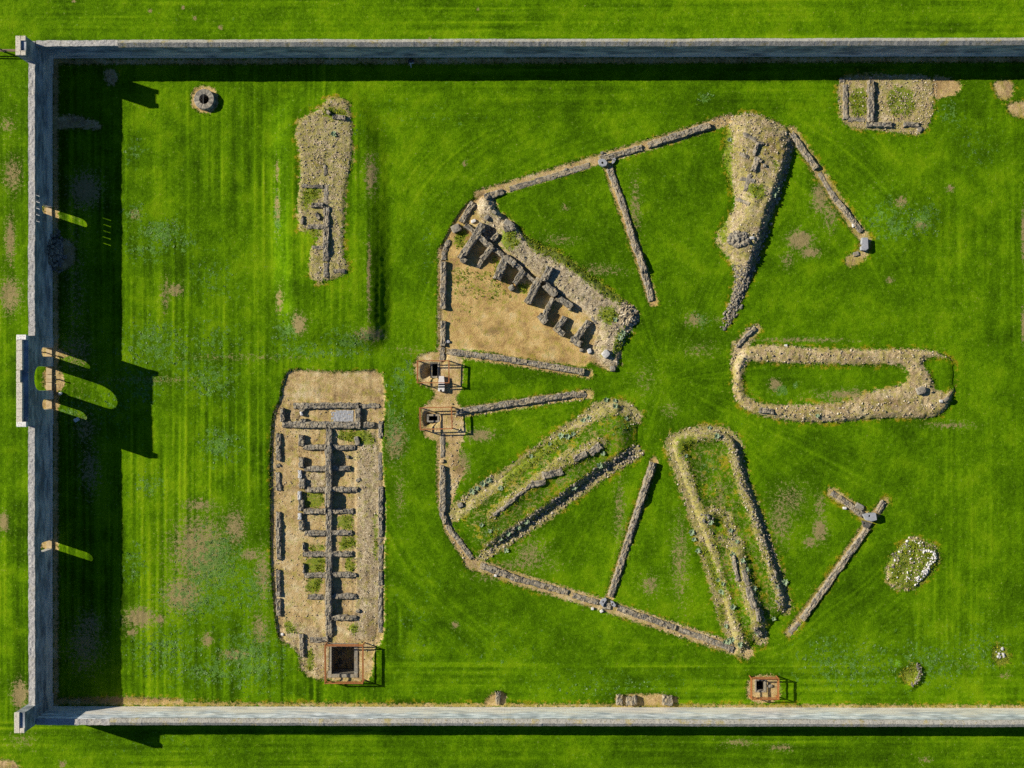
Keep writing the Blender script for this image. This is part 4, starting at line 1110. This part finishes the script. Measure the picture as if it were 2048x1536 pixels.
add_rubble(wF, 14000, (950, 890, 1290, 1120), lambda u, v, x, y: (seg_dist(x, y, pf + np.array([-.2, .3]), False) < .3 + .4 * vn(x / 1.1, y / 1.1, 66)) & (rng.random(len(u)) < .28), .04, .17, M_STONE)
add_rubble(wF, 14000, (950, 890, 1290, 1120), lambda u, v, x, y: (seg_dist(x, y, pf + np.array([.1, -.1]), False) < .4) & (rng.random(len(u)) < .35), .03, .12)
wI = empty("ruined_cistern", P(1826, 1126), "small oblong ruin edged with white stones around yellow green plants", "ruin")
mound_mesh('I', wI)
pi_ = w2([(1815, 1089), (1834, 1083), (1838, 1091)]); pj = w2([(1842, 1098), (1866, 1102), (1869, 1112), (1856, 1130), (1846, 1148), (1836, 1156)]); pk = w2([(1780, 1130), (1800, 1098), (1812, 1086)])
for pp, mm, n in ((pi_, M_CARVED, 700), (pj, M_CARVED, 3500), (pk, M_STONE, 1800)):
    add_rubble(wI, n, (1765, 1065, 1885, 1185), lambda u, v, x, y: (seg_dist(x, y, pp, False) < .04 + .42 * vn(x / .5, y / .5, 77)), .03, .14, mm, 2.0)
add_rubble(wI, 110, (1775, 1080, 1878, 1172), lambda u, v, x, y: (fld(soil, x, y) > .2) & (vn(x / .7, y / .7, 81) > .45), .05, .15, M_CARVED, 1.6)
add_rubble(wI, 350, (1775, 1085, 1872, 1168), lambda u, v, x, y: (fld(soil, x, y) > .2) & (vn(x / .8, y / .8, 83) > .5), .03, .12)
add_rubble(wI, 1300, (1765, 1065, 1885, 1185), lambda u, v, x, y: (fld(soil, x, y) > .05) & (fld(veg, x, y) < .4), .03, .12)
wH = empty("ruined_foundation", P(1765, 205), "small rectangular stone foundation half in the shadow of the long wall", "ruin")
for k, (pts, w, h) in enumerate((([(1691, 168), (1692, 238)], 10, .12), ([(1696, 238), (1730, 240)], 8, .06), ([(1743, 160), (1744, 243)], 12, .34), ([(1734, 248), (1784, 248)], 9, .32), ([(1809, 248), (1838, 248)], 9, .24), ([(1680, 160), (1690, 162)], 8, .1))):
    part_wall(wH, "foundation_wall", pts, w, h, 350 + k)
add_rubble(wH, 5000, (1672, 145, 1875, 275), lambda u, v, x, y: (fld(soil, x, y) > .05) & (rng.random(len(u)) < .12 + .7 * vn(x / 1.2, y / 1.2, 75) ** 2 + .3 * (u > 1825)), .025, .085)
wK = empty("rubble_heap", P(2002, 1310), "small mossy heap of stones in the lawn near the photo's right edge", "rubble")
add_rubble(wK, 32, (1985, 1292, 2020, 1325), lambda u, v, x, y: np.hypot((u - 2004) / 13, (v - 1306) / 9) < 1, .04, .2, M_PALE, 1.5)
wJ = empty("rubble_heap", P(1822, 1348), "bare earth hump with a curved dark lip and few stones", "rubble")
pl = w2([(1836, 1330), (1840, 1350), (1825, 1368)])
add_rubble(wJ, 350, (1800, 1325, 1845, 1372), lambda u, v, x, y: seg_dist(x, y, pl, False) < .22, .05, .14, M_STONE)

# ------------------------------------------------------------------ free standing lengths of the polygonal wall and the yard walls
RING = "broken lengths of the polygonal yard wall"
for k, (pts, w, hs, lab) in enumerate((
        ([(886, 522), (886, 617)], 11, .36, "straight upright wall length along the sandy yard's left edge"),
        ([(897, 480), (887, 505), (886, 520)], 9, .14, "low crumbling wall curve above the sandy yard's left edge"),
        ([(886, 642), (886, 692)], 10.5, [(0, .3), (.3, .22), (1, .28)], "shorter wall length between the sandy yard and upper rust railing"),
        ([(884, 694), (884, 722)], 10, .10, "nearly level wall footing running under the upper rust railing"),
        ([(885, 868), (885, 915)], 9, .08, "nearly level wall footing just below the lower rust railing"),
        ([(885, 932), (885, 1028), (892, 1048)], 11, [(0, .3), (.8, .36), (1, .3)], "bent wall length left of the grassy diagonal mound"),
        ([(893, 1052), (920, 1084), (943, 1117)], 9.5, .18, "low slanting wall length at the foot of the grassy diagonal mound"),
        ([(960, 1131), (1038, 1159), (1135, 1186)], 11.5, [(0, .1), (.1, .24), (.45, .26), (.5, .14), (1, .16)], "long low wall of the lower left polygon side"),
        ([(1146, 1191), (1196, 1206)], 11, .16, "short low wall leading up to the two holed stones"),
        ([(1236, 1217), (1290, 1236), (1352, 1257)], 11, .2, "low wall running right from the two holed stones"),
        ([(1358, 1260), (1410, 1278), (1466, 1300)], 11, [(0, .12), (1, .16)], "crumbled wall end below the overgrown two bank wing"),
        ([(969, 394), (1006, 382)], 12, [(0, .4), (1, .25)], "short thick wall stub at the upper left polygon corner"),
        ([(946, 404), (922, 444)], 11, [(0, .2), (1, .24)], "curved wall fragment outside the tallest cells"),
        ([(1020, 378), (1060, 366), (1115, 350), (1180, 330)], 11, [(0, .12), (.3, .06), (.6, .15), (1, .06)], "mostly buried wall footing along the upper left polygon side"),
        ([(1198, 318), (1240, 307), (1284, 294)], 11, [(0, .22), (1, .2)], "low wall just right of the round holed slab"),
        ([(1297, 289), (1360, 269), (1420, 250)], 12, [(0, .2), (.2, .32), (1, .38)], "upright straight wall length ending near the high stony mound"),
        ([(1584, 266), (1608, 300), (1634, 336)], 11, [(0, .2), (1, .32)], "wall length starting at the high mound's upper right corner"),
        ([(1640, 345), (1668, 392), (1724, 463)], 9.5, [(0, .06), (.3, .08), (.5, .16), (.6, .34), (.7, .22), (1, .2)], "broken low wall approaching the grey rectangular slab"),
        ([(1769, 1004), (1756, 1026)], 11, .22, "very short wall stub above the holed grey slab"),
        ([(1737, 1056), (1690, 1124), (1606, 1240)], 10.5, [(0, .3), (.4, .28), (.45, .22), (1, .3)], "long slanting wall below the holed grey slab"),
        ([(1600, 1246), (1580, 1266)], 10, .06, "flat gravelly end of the long slanting wall"),
        ([(1664, 985), (1700, 1010), (1726, 1030)], 11, [(0, .14), (1, .24)], "short wall arm reaching the holed grey slab from upper left"))):
    low_wall(pts, w, hs, 400 + k, lab, group=RING, cell=.21, mat=M_BEIGE)
YARD = "straight walls dividing the wedge shaped yards"
for k, (pts, w, hs, lab) in enumerate((
        ([(1219, 335), (1234, 375), (1249, 417), (1267, 479), (1283, 522), (1304, 601)], 11, [(0, .26), (.4, .26), (.5, .34), (.64, .3), (.7, .5), (.78, .55), (.8, .24), (1, .15)], "spoke wall running down from the round holed slab"),
        ([(1307, 925), (1270, 1040), (1222, 1194)], 11, [(0, .55), (.3, .5), (.33, .34), (.5, .32), (.72, .18), (.76, .3), (1, .28)], "spoke wall with shadowed right side ending at the two holed stones"),
        ([(892, 703), (1000, 716), (1168, 744)], 11, [(0, .16), (.8, .22), (.9, .32), (1, .34)], "spoke wall along the sandy yard's lower edge"),
        ([(912, 824), (1050, 803), (1148, 789), (1172, 791)], 11, [(0, .3), (.8, .32), (.9, .2), (1, .08)], "spoke wall running right from the lower rust railing"),
        ([(1474, 693), (1490, 674), (1511, 656)], 6.5, .22, "small curved wall fragment at the oval ruin's upper left corner"))):
    low_wall(pts, w, hs, 450 + k, lab, group=YARD, cell=.21, mat=M_BEIGE)
STUB = "stone stubs against the sunlit wall"
for k, (pts, w, h, lab) in enumerate((([(996, 1385), (996, 1410)], 9, [(0, .45), (.6, .35), (1, .2)], "single narrow stone stub standing alone against the pale wall"), ([(1240, 1391), (1239, 1411)], 11, .35, "tapered stone stub, first of three grouped against the pale wall"),
                                   ([(1264, 1395), (1264, 1411)], 20, .5, "broad stone stub, middle of three grouped against the pale wall"), ([(1336, 1392), (1336, 1411)], 19, .4, "rough stone stub, last of three grouped against the pale wall"))):
    low_wall(pts, w, h, 470 + k, lab, name="wall_stub", group=STUB, mat=M_BEIGE)

# ------------------------------------------------------------------ slabs with holes
slab("stone_slab", [(1196, 320), (1203, 317), (1211, 319), (1215, 325), (1213, 331), (1206, 333), (1199, 329)], .1, .55, M_SLAB, "round grey slab with one hole where upper spoke wall meets polygon", "slab", [(1205, 325.5, .12)])
slab("stone_slab", [(1223, 325), (1226, 317), (1230, 315), (1232, 319), (1229, 325), (1225, 328)], .05, .22, M_SLAB, "narrow holed stone fragment right of the round grey slab", "slab", [(1228, 320, .08)])
slab("stone_slab", [(1727, 1030), (1738, 1027), (1752, 1026), (1754, 1040), (1744, 1043), (1733, 1041)], .1, .62, M_SLAB, "flat grey slab with a neat hole on the right hand wall junction", "slab", [(1739, 1032, .11)])
slab("stone_slab", [(1724, 1041), (1732, 1043), (1745, 1046), (1738, 1056), (1728, 1055)], -.05, .26, M_STONE, "darker holed stone tucked under the flat grey slab", "slab", [(1729, 1047, .09)])
slab("stone_slab", [(1725, 475), (1736, 475), (1737, 497), (1732, 501), (1723, 500), (1723, 493), (1727, 490), (1724, 487)], 0, .5, M_SLAB, "solid rectangular grey slab at the broken wall's end", "slab")
slab("stone_slab", [(1199, 1207), (1203, 1199), (1212, 1196), (1214, 1200), (1208, 1208), (1206, 1214)], 0, .24, M_SLAB, "left one of two holed stones at lower spoke wall's foot", "slab", [(1206.5, 1204, .09)])
slab("stone_slab", [(1221, 1201), (1227, 1203), (1232, 1210), (1230, 1215), (1223, 1211)], 0, .24, M_SLAB, "right one of two holed stones at lower spoke wall's foot", "slab", [(1225, 1208, .10)])
low_wall([(1206, 1212), (1222, 1214)], 14, .14, 480, "low stone core between the two holed stones", cat="stone", name="stone_core")
# pale carved stone beside the upper pit
cs = empty("carved_stone", P(882, 768), "pale carved stone slab with dark grooves lying beside the upper pit", "slab")
slab("slab_body", [(878, 752), (888, 752), (889.5, 768), (876.5, 768)], .0, .34, M_CARVED, None, None, parent=cs)
slab("groove_band", [(876.5, 768.3), (889.3, 768.3), (889.3, 774.6), (876.3, 774.6)], .0, .22, M_SLAT, None, None, parent=cs)
slab("groove_rib", [(876.5, 770.6), (889.3, 770.6), (889.3, 772.2), (876.4, 772.2)], .1, .33, M_CARVED, None, None, parent=cs, bevel=.01)
slab("notched_end", [(876, 775), (889.5, 775), (888.5, 783), (884, 783), (883.6, 779), (880.4, 779), (880, 783), (875.8, 782.6)], .0, .34, M_CARVED, None, None, parent=cs)

# ------------------------------------------------------------------ pits and railings
def pit(rect, dp, label):
    x0, y0, x1, y1 = rect
    o = P((x0 + x1) / 2, (y0 + y1) / 2)
    e = empty("stone_pit", o, label, "pit")
    a, b, c, d = gX(x0) - o.x, gY(y1) - o.y, gX(x1) - o.x, gY(y0) - o.y
    zt = float(np.median([zt_at(o.x + sx, o.y + sy) for sx, sy in ((a - .45, 0), (c + .45, 0), (0, b - .45), (0, d + .45))])) + .06
    t = .34 if x1 - x0 > 30 else .18
    bx = []
    z = -dp
    k = 0
    while z < zt - .05:
        z1 = min(z + .26, zt)
        j = lambda: rnd.uniform(-.03, .03)
        bx += [(a - t, b - t, z, a + j(), d + t, z1), (c + j(), b - t, z, c + t, d + t, z1), (a + .03, b - t, z, c - .03, b + j(), z1 - .006), (a + .03, d + j(), z, c - .03, d + t, z1 - .006)]
        z = z1 + .004
    me = boxes_mesh("lining", bx)
    at = me.attributes.new('tone', 'FLOAT', 'POINT'); tv = np.repeat(rng.random(len(bx)), 8); at.data.foreach_set('value', tv.astype(np.float32))
    link("lining", me, M_STONE, e)
    n = 40
    x = rng.uniform(a + .1, c - .1, n) + o.x; y = rng.uniform(b + .1, d - .1, n) + o.y
    r = rng.uniform(.06, .2, n)
    link("rubble", rubble_mesh(x, y, r, e.location), M_STONE, e, kind='stuff')
    return e


pit(*PITS[0], "deep dark shaft beside the pale carved stone, inside upper railing")
pit(*PITS[1], "small dark hole inside the lower of two stacked railings")
pit(*PITS[2], "large square dark pit at the foot of the long cell block")
pit(*PITS[3], "little stone lined pit inside the railing near the sunlit wall")


def railing(x0, y0, x1, y1, h, label, skew=0.0, tall=.11):
    c = ((x0 + x1) / 2, (y0 + y1) / 2)
    o = P(*c); o.z = float(zt_at(*P(x0 - 6, y0 - 6).xy)) if False else 0.0
    e = empty("barrier_railing", o, label, "railing", "rust coloured railings round the pits")
    k = 1 - h / HC
    X = lambda px: (px - 1024) * S * k - o.x
    Y = lambda py: (768 - py) * S * k - o.y
    cn = [(X(x0), Y(y0)), (X(x1), Y(y0 - skew)), (X(x1 + skew), Y(y1 - skew)), (X(x0 + skew), Y(y1))]
    t = .05
    for x, y in cn:
        z0 = float(zt_at(x + o.x, y + o.y)) - .2
        link("corner_post", boxes_mesh("post", [(x - t, y - t, min(z0, -.2), x + t, y + t, h + .02)], .008), M_RUST, e)
    for z in (h - tall, h * .5):
        for q in range(4):
            a = Vector(cn[q]); b = Vector(cn[(q + 1) % 4]); d = (b - a).normalized(); n = Vector((-d.y, d.x)) * .04
            a = a + d * (t + .004); b = b - d * (t + .004)
            bm = bmesh.new()
            hh = tall if z > h * .6 else .08
            vs = [bm.verts.new((p.x + s * n.x, p.y + s * n.y, zz)) for zz in (z, z + hh) for p, s in ((a, 1), (b, 1), (b, -1), (a, -1))]
            for f in ((0, 1, 2, 3), (4, 5, 6, 7), (0, 1, 5, 4), (1, 2, 6, 5), (2, 3, 7, 6), (3, 0, 4, 7)): bm.faces.new([vs[i] for i in f])
            link("rail", bm_mesh("rail", bm), M_RUST, e)
    return e


railing(834.5, 721.5, 897.5, 765.5, 1.1, "rust railing around the upper of two pits left of the spoke walls")
railing(839, 816, 902.5, 859, 1.1, "rust railing around the lower of two pits left of the spoke walls", 1.6)
railing(649.5, 1292, 725, 1367, 1.1, "largest rust railing, square, round the pit below the cell block", 0, .14)
railing(1504, 1358, 1558, 1399, 1.1, "small rust railing near the sunlit wall", 0, .13)

# ------------------------------------------------------------------ well
wl = empty("stone_well", P(409, 199), "round grey stone well ring with a dark hole on the lawn", "well")
hw_ = .46
cw = P(408, 198, hw_) - wl.location; cw.z = 0
bm = bmesh.new()
seg = 36
prof = [(1.06, -.3), (1.02, .2), (1.03, .40), (.97, hw_), (.5, hw_), (.47, .38), (.46, -2.9)]
rows = []
for k in range(seg):
    a = 6.2832 * k / seg
    rows.append([bm.verts.new((math.cos(a) * (r + (rnd.uniform(-.02, .02) if r > .6 else rnd.uniform(-.012, .012))), math.sin(a) * r, z + (rnd.uniform(-.015, .015) if z > .38 else 0))) for r, z in prof])
for k in range(seg):
    for q in range(len(prof) - 1):
        bm.faces.new((rows[k][q], rows[(k + 1) % seg][q], rows[(k + 1) % seg][q + 1], rows[k][q + 1]))
me = bm_mesh("well_ring", bm)
tn = np.repeat(rng.random(seg), len(prof)); me.attributes.new('tone', 'FLOAT', 'POINT').data.foreach_set('value', tn.astype(np.float32))
o_ = link("well_ring", me, M_WELL, wl); o_.location = cw
bm = bmesh.new(); bmesh.ops.create_cone(bm, cap_ends=True, segments=8, radius1=.035, radius2=.035, depth=.98, matrix=Matrix.Translation((-.08, 0, .42)) @ Matrix.Rotation(math.pi / 2, 4, 'X'))
o_ = link("iron_bar", bm_mesh("iron_bar", bm), M_DARKIRON, wl); o_.location = cw

# ------------------------------------------------------------------ rail fence by the corner
fe = empty("rail_fence", P(-20, 106), "brown post and rail fence meeting the cream corner pier", "fence")
fo = fe.location
for z in (.55, .92):
    link("rail", boxes_mesh("rail", [(gX(-110) - fo.x, -.05, z, gX(88) - fo.x, .05, z + .1)], .01), make_plain("weathered timber", (.14, .09, .055), (.27, .19, .12), 7) if z < .6 else bpy.data.materials["weathered timber"], fe)
for px in (-100, -48, 8, 60):
    link("fence_post", boxes_mesh("fence_post", [(gX(px) - fo.x - .07, .053, -.2, gX(px) - fo.x + .07, .19, 1.18)], .012), bpy.data.materials["weathered timber"], fe)


def post(px, py, h, r, label, mat):
    bm = bmesh.new()
    bmesh.ops.create_cone(bm, cap_ends=True, segments=12, radius1=r * 1.15, radius2=r * .9, depth=h + .2, matrix=Matrix.Translation((0, 0, h / 2 - .1)))
    bmesh.ops.create_cone(bm, cap_ends=True, segments=12, radius1=r * 1.35, radius2=r * .6, depth=.07, matrix=Matrix.Translation((0, 0, h + .03)))
    ob = link("short_post", bm_mesh("post", bm), mat, None, label, "post"); ob.location = P(px, py); ob.location.z = float(zt_at(*ob.location.xy))


post(91.5, 705, .92, .055, "thin dark post standing in the gatehouse's upper small doorway", M_DARKIRON)
post(118, 759, .66, .06, "short dark post on bare ground inside the main gate", M_DARKIRON)
boulder(122, 787, .36, .3, .4, .4, 3, "small pale rounded stone beside the main gate's light patch", M_CARVED, blocky=.2)
# tilted notice stone
bm = bmesh.new()
bmesh.ops.create_cube(bm, size=1, matrix=Matrix.Translation((0, 0, .62)) @ Matrix.Rotation(.5, 4, 'Z') @ Matrix.Rotation(.35, 4, 'X') @ Matrix.Diagonal((.52, .36, .05, 1)))
bmesh.ops.bevel(bm, geom=bm.edges[:], offset=.01, segments=1, affect='EDGES')
ns = empty("notice_stand", P(158.5, 839), "small stand with a pale tilted plate in the shadow beyond the gatehouse", "stand")
link("plate", bm_mesh("plate", bm), M_CARVED, ns)
bm = bmesh.new(); bmesh.ops.create_cone(bm, cap_ends=True, segments=10, radius1=.05, radius2=.04, depth=.7, matrix=Matrix.Translation((0, 0, .25)))
link("stem", bm_mesh("stem", bm), M_DARKIRON, ns)

# ------------------------------------------------------------------ loose stones one can tell apart
for k, (px, py, sx, sy, sz, r, m, lab) in enumerate((
        (912, 457, .95, .8, .55, .5, M_STONE, "dark rounded boulder at the corner of the tallest cells"),
        (947, 442, .5, .32, .22, .4, M_CARVED, "small white block beside the dark cell pit"), (974, 435, .55, .45, .32, .8, M_WELL, "grey tilted block above the dark cell pit"),
        (989, 426, .5, .32, .28, -.6, M_WELL, "flat grey stone at the gravel's upper grass edge"), (1019, 449, 1.2, .65, .32, -.6, M_WELL, "large broken slab at the grass edge behind the tall cells"),
        (1023, 576, .6, .55, .5, .6, M_WELL, "squarish grey block in front of the fourth tall cell"), (1163, 700, .42, .36, .3, .2, M_STONE, "dark stone below the last cell wall"),
        (1179, 702, .42, .5, .32, .3, M_PALE, "pale grey stone right of the last cell wall"), (1211, 708, .75, .7, .35, .8, M_PALE, "cluster like pale rock in the pale gravel spill"), (1225, 737, .55, .6, .4, 0, M_STONE, "dark stone at the gravel spill's lowest end"),
        (603, 827, .28, .42, .42, .3, M_CARVED, "white upright stone in the cell block's end room"), (714, 882, .5, .95, .38, .25, M_STONE, "long dark slab lying in the first right hand cell"), (695, 914, .3, .32, .28, 0, M_STONE, "small dark stone at the second right hand cell"),
        (716, 1222, .4, .3, .22, .5, M_STONE, "dark stone on gravel near the cell block's lower right"), (716, 960, .5, .35, .12, .5, M_STONE, "flat grey stone on the cell block's gravel aisle"), (564, 1269, .3, .26, .2, 0, M_CARVED, "white stone at the cell block's lower left corner"),
        (921, 986 + 24, .55, .5, .42, .4, M_WELL, "grey boulder on the bare crest of the diagonal mound"), (1838, 781, .95, .7, .42, .3, M_WELL, "large grey boulder on the oval ruin's right bank"), (1888, 798, .6, .35, .28, .7, M_STONE, "grey stone at the oval ruin's far right end"), (1878, 802, .35, .3, .2, 0, M_PALE, "small pale stone beside the far right grey stone"),
        (1571, 691, .3, .22, .18, 0, M_CARVED, "white stone on the oval ruin's upper edge"), (1839, 259, .4, .55, .2, -.4, M_STONE, "dark flat stone at the small foundation's corner"), (1719, 1013, .9, .55, .32, -.5, M_WELL, "grey block beside the short wall arm"), (1689, 1016, .42, .26, .22, 0, M_CARVED, "pinkish white stone below the short wall arm"),
        (1706, 451, .22, .4, .22, .2, M_CARVED, "cream stone left of the broken low wall"), (1712, 508, .65, .45, .18, .3, M_WELL, "flat grey stone in mossy ground below the rectangular slab"), (1204, 306, .3, .26, .22, 0, M_WELL, "small stone on grass above the round holed slab"),
        (884, 922, .42, .34, .22, .2, M_PAVE, "sandy yellow stone below the lower rust railing"), (1185, 1217, .3, .25, .2, 0, M_CARVED, "cream stone under the wall left of the two holed stones"), (1203, 1222, .35, .28, .22, .5, M_CARVED, "cream stone below the two holed stones"), (991, 1151, .3, .25, .2, 0, M_CARVED, "pinkish stone under the lower left polygon wall"),
        (1290, 340 - 27, .01, .01, .01, 0, M_STONE, None), (1132, 339, .3, .28, .24, .3, M_STONE, "dark stone on the buried upper wall footing"), (908, 745 - 24, .3, .25, .2, 0, M_STONE, None), (895, 683, .45, .3, .2, 0, M_PALE, "pale block at the sandy yard's lower left corner"),
        (1165, 783, .3, .22, .2, 0, M_PAVE, "ochre stone at the lower spoke wall's tip"), (1525, 365 - 30, .3, .3, .2, 0, M_STONE, "dark stone on the high mound's brown slope"), (131, 514, .4, .4, .3, 0, M_WELL, "bluish block on dark ground near the fallen masonry"),
        (1500, 478, .5, .28, .2, .1, M_PALE, "pale flat stone at the mound's dark rubble cluster"), (1243, 1005 - 70, .3, .3, .25, 0, M_PALE, None), (1540, 1372, .55, .3, .2, .1, M_WELL, "flat stone beside the little railed pit"))):
    if lab: boulder(px, py, sx, sy, sz, r, 500 + k, lab, m)

mh = empty("masonry_heap", P(109, 505), "big pile of fallen masonry against the shaded wall", "rubble")
xs = rng.uniform(0, .95, 420); yq = rng.normal(0, .75, 420); hh = np.clip((1 - xs) * 1.5 - abs(yq) * .55, .02, 2) * rng.random(420)
rm = rubble_mesh(xs + gX(105.2), yq + gY(505), rng.uniform(.07, .24, 420), (0, 0, 0))
co = np.empty(len(rm.vertices) * 3); rm.vertices.foreach_get('co', co); co = co.reshape(-1, 3)
co[:, 2] += np.repeat(hh, len(ICO1[0])); co -= np.array(mh.location); rm.vertices.foreach_set('co', co.ravel())
link("rubble", rm, M_STONE, mh, kind='stuff')

# ------------------------------------------------------------------ silvery rosette plants
def plants(lst, label, group):
    for k, (px, py) in enumerate(lst):
        ob = link("rosette_plant", ROS[(k * 7 + len(lst)) % 4], M_ROSETTE, None, label, "plant", group)
        p = P(px, py); ob.location = (p.x, p.y, float(zt_at(p.x, p.y)) + .02)
        ob.rotation_euler = (rnd.uniform(-.15, .15), rnd.uniform(-.15, .15), rnd.uniform(0, 6.28)); ob.scale = [rnd.uniform(.75, 1.35)] * 3


plants([(1460, 1059), (1472, 1082), (1463, 1108), (1467, 1121), (1483, 1118), (1436, 1159), (1444, 1166), (1443, 1183), (1464, 1212), (1570, 1164), (1552, 1171), (1491, 1137), (1506, 1174), (1458, 1282), (1450, 1284), (1478, 1287), (1547, 1237), (1395, 1102), (1383, 1064), (1419, 1043), (1418, 855), (1431, 872), (1370, 911), (1452, 1252), (1464, 1278), (1388, 1078), (1512, 1262)],
       "pale silvery rosette plant on the overgrown two bank wing", "silvery plants on the two bank wing")
plants([(1135, 872), (1146, 868), (977, 960), (966, 968), (953, 976), (944, 982), (1001, 975), (1017, 1066), (1002, 1077), (1012, 1100), (1053, 1042), (1037, 1053), (1148, 975), (1199, 930), (1205, 906), (964, 1048), (1212, 799), (1229, 801), (1166, 840), (1177, 835), (1122, 872), (1062, 912), (1100, 888), (1252, 836), (980, 1060), (1230, 812)],
       "pale silvery rosette plant on the grassy diagonal wing mound", "silvery plants on the diagonal mound")
plants([(1245, 665), (1239, 676), (1230, 640)], "pale silvery rosette plant on the cells' gravel spill", "silvery plants on the gravel spill")
plants([(1631, 831)], "single silvery green plant on the oval ruin's lower bank", None)
plants([(669, 272)], "single pale round plant on the narrow gravelly ruin", None)
plants([(1552, 381), (1458, 281), (1545, 392)], "pale green leafy plant on the high stony mound", "leafy plants on the high mound")

# ------------------------------------------------------------------ ground cover
def keep_w(u, v, x, y):
    w = fld(weed, x, y); return (rng.random(len(u)) < .006 + (w * 1.1 - .22) * (.35 + 1.2 * vn(x / .9, y / .9, 85))) & (fld(soil, x, y) < -.1)


x, y = scatter_pts(110000, 60, 130, 2060, 1400, keep_w)
link("broadleaf_weeds", leaf_clumps(x, y, rng.uniform(.05, .15, len(x)), 6, .1, .95, (.05, .5), .36), M_WEED, kind='stuff')


def keep_t(u, v, x, y):
    s = fld(soil, x, y); return (abs(s + .02) < .16) & (fld(veg, x, y) < .9) & (rng.random(len(u)) < .55)


x, y = scatter_pts(260000, 20, 100, 2060, 1415, keep_t)
link("edge_grass", leaf_clumps(x, y, rng.uniform(.06, .17, len(x)), 4, .1, .95, (.4, 1.2), .16), M_TUFT, kind='stuff')
x, y = scatter_pts(240000, 540, 190, 2040, 1400, lambda u, v, x, y: (rng.random(len(u)) < fld(veg, x, y) * 1.1 - .15) & (fld(soil, x, y) > -.25) & (vn(x / .5, y / .5, 95) > .35))
link("ruin_herbs", leaf_clumps(x, y, rng.uniform(.05, .15, len(x)), 5, .05, .95, (.2, 1.1), .3), M_YEL, kind='stuff')

# ------------------------------------------------------------------ the small figure by the long wall
def skin_mesh(name, joints, edges, radii, sub=2):
    me = bpy.data.meshes.new(name); me.from_pydata([j[:] for j in joints], edges, []); me.update()
    ob = bpy.data.objects.new(name, me); COL.objects.link(ob)
    ob.modifiers.new("s", 'SKIN'); ob.modifiers.new("u", 'SUBSURF').levels = sub
    for k, r in enumerate(radii): me.skin_vertices[0].data[k].radius = (r, r) if not isinstance(r, tuple) else r
    me.skin_vertices[0].data[0].use_root = True
    dg = bpy.context.evaluated_depsgraph_get(); dg.update()
    out = bpy.data.meshes.new_from_object(ob.evaluated_get(dg))
    bpy.data.objects.remove(ob); bpy.data.meshes.remove(me)
    for p in out.polygons: p.use_smooth = True
    return out


po = P(824.5, 129.5); po.z = float(zt_at(po.x, po.y))
person = empty("person", po, "person in a dark jacket and pale trousers walking in the wall's shade", "person")
M_SKIN = make_plain("skin", (.42, .26, .18), (.5, .31, .22), 20)
M_JKT = make_plain("dark jacket cloth", (.012, .016, .03), (.025, .03, .05), 14)
M_TRS = make_plain("pale trouser cloth", (.34, .36, .36), (.48, .50, .50), 14)
M_HAIR = make_plain("dark hair", (.012, .01, .009), (.03, .022, .018), 18)
V_ = Vector
J = [V_((0, 0, .95)), V_((0, 0, 1.15)), V_((0, .01, 1.38)), V_((0, .02, 1.50)), V_((0, -.01, 1.58)), V_((0, -.02, 1.66)),
     V_((-.18, .01, 1.40)), V_((-.25, -.03, 1.14)), V_((-.24, -.16, .92)), V_((-.24, -.22, .84)), V_((.18, .01, 1.40)), V_((.26, .04, 1.14)), V_((.27, .0, .90)), V_((.27, -.02, .81)),
     V_((-.1, 0, .88)), V_((-.11, -.12, .5)), V_((-.11, -.16, .09)), V_((-.11, -.32, .04)), V_((.1, 0, .88)), V_((.11, .06, .5)), V_((.11, .2, .10)), V_((.11, .08, .04))]
Ed = [(0, 1), (1, 2), (2, 3), (3, 4), (4, 5), (2, 6), (6, 7), (7, 8), (8, 9), (2, 10), (10, 11), (11, 12), (12, 13), (0, 14), (14, 15), (15, 16), (16, 17), (0, 18), (18, 19), (19, 20), (20, 21)]
Rd = [.14, .13, .15, .06, .085, .095, .07, .05, .035, .035, .07, .05, .035, .035, .1, .065, .045, .04, .1, .065, .045, .04]
link("body", skin_mesh("body", J, Ed, Rd), M_SKIN, person)
jj = [0, 1, 2, 6, 7, 8, 10, 11, 12]
link("jacket", skin_mesh("jacket", [J[k] for k in jj], [(0, 1), (1, 2), (2, 3), (3, 4), (4, 5), (2, 6), (6, 7), (7, 8)], [.175, .165, .175, .095, .075, .055, .095, .075, .055]), M_JKT, person)
jt = [0, 14, 15, 16, 18, 19, 20]
link("trousers", skin_mesh("trousers", [J[k] for k in jt], [(0, 1), (1, 2), (2, 3), (0, 4), (4, 5), (5, 6)], [.16, .12, .085, .07, .12, .085, .07]), M_TRS, person)
for s_, a, b in ((-1, 16, 17), (1, 20, 21)):
    link("shoe", skin_mesh("shoe", [J[a] + V_((0, .03, -.03)), J[b]], [(0, 1)], [.062, .05]), M_CARVED, person)
    h0 = J[9] if s_ < 0 else J[13]
    hand = [h0, h0 + V_((0, -.02, -.06))]; he = [(0, 1)]; hr = [.03, .032]
    for q in range(4):
        n0 = len(hand); hand += [h0 + V_(((q - 1.5) * .018, -.03, -.1 - .008 * (1 - abs(q - 1.5)))), h0 + V_(((q - 1.5) * .018, -.05, -.15))]; he += [(1, n0), (n0, n0 + 1)]; hr += [.009, .008]
    n0 = len(hand); hand += [h0 + V_((-s_ * .04, -.03, -.05)), h0 + V_((-s_ * .045, -.05, -.09))]; he += [(0, n0), (n0, n0 + 1)]; hr += [.011, .009]
    link("hand", skin_mesh("hand", hand, he, hr, 1), M_SKIN, person)
link("hair", skin_mesh("hair", [J[5] + V_((0, .03, .02)), J[5] + V_((0, .0, .055)), J[5] + V_((0, .07, -.05))], [(0, 1), (0, 2)], [.105, .09, .08]), M_HAIR, person)
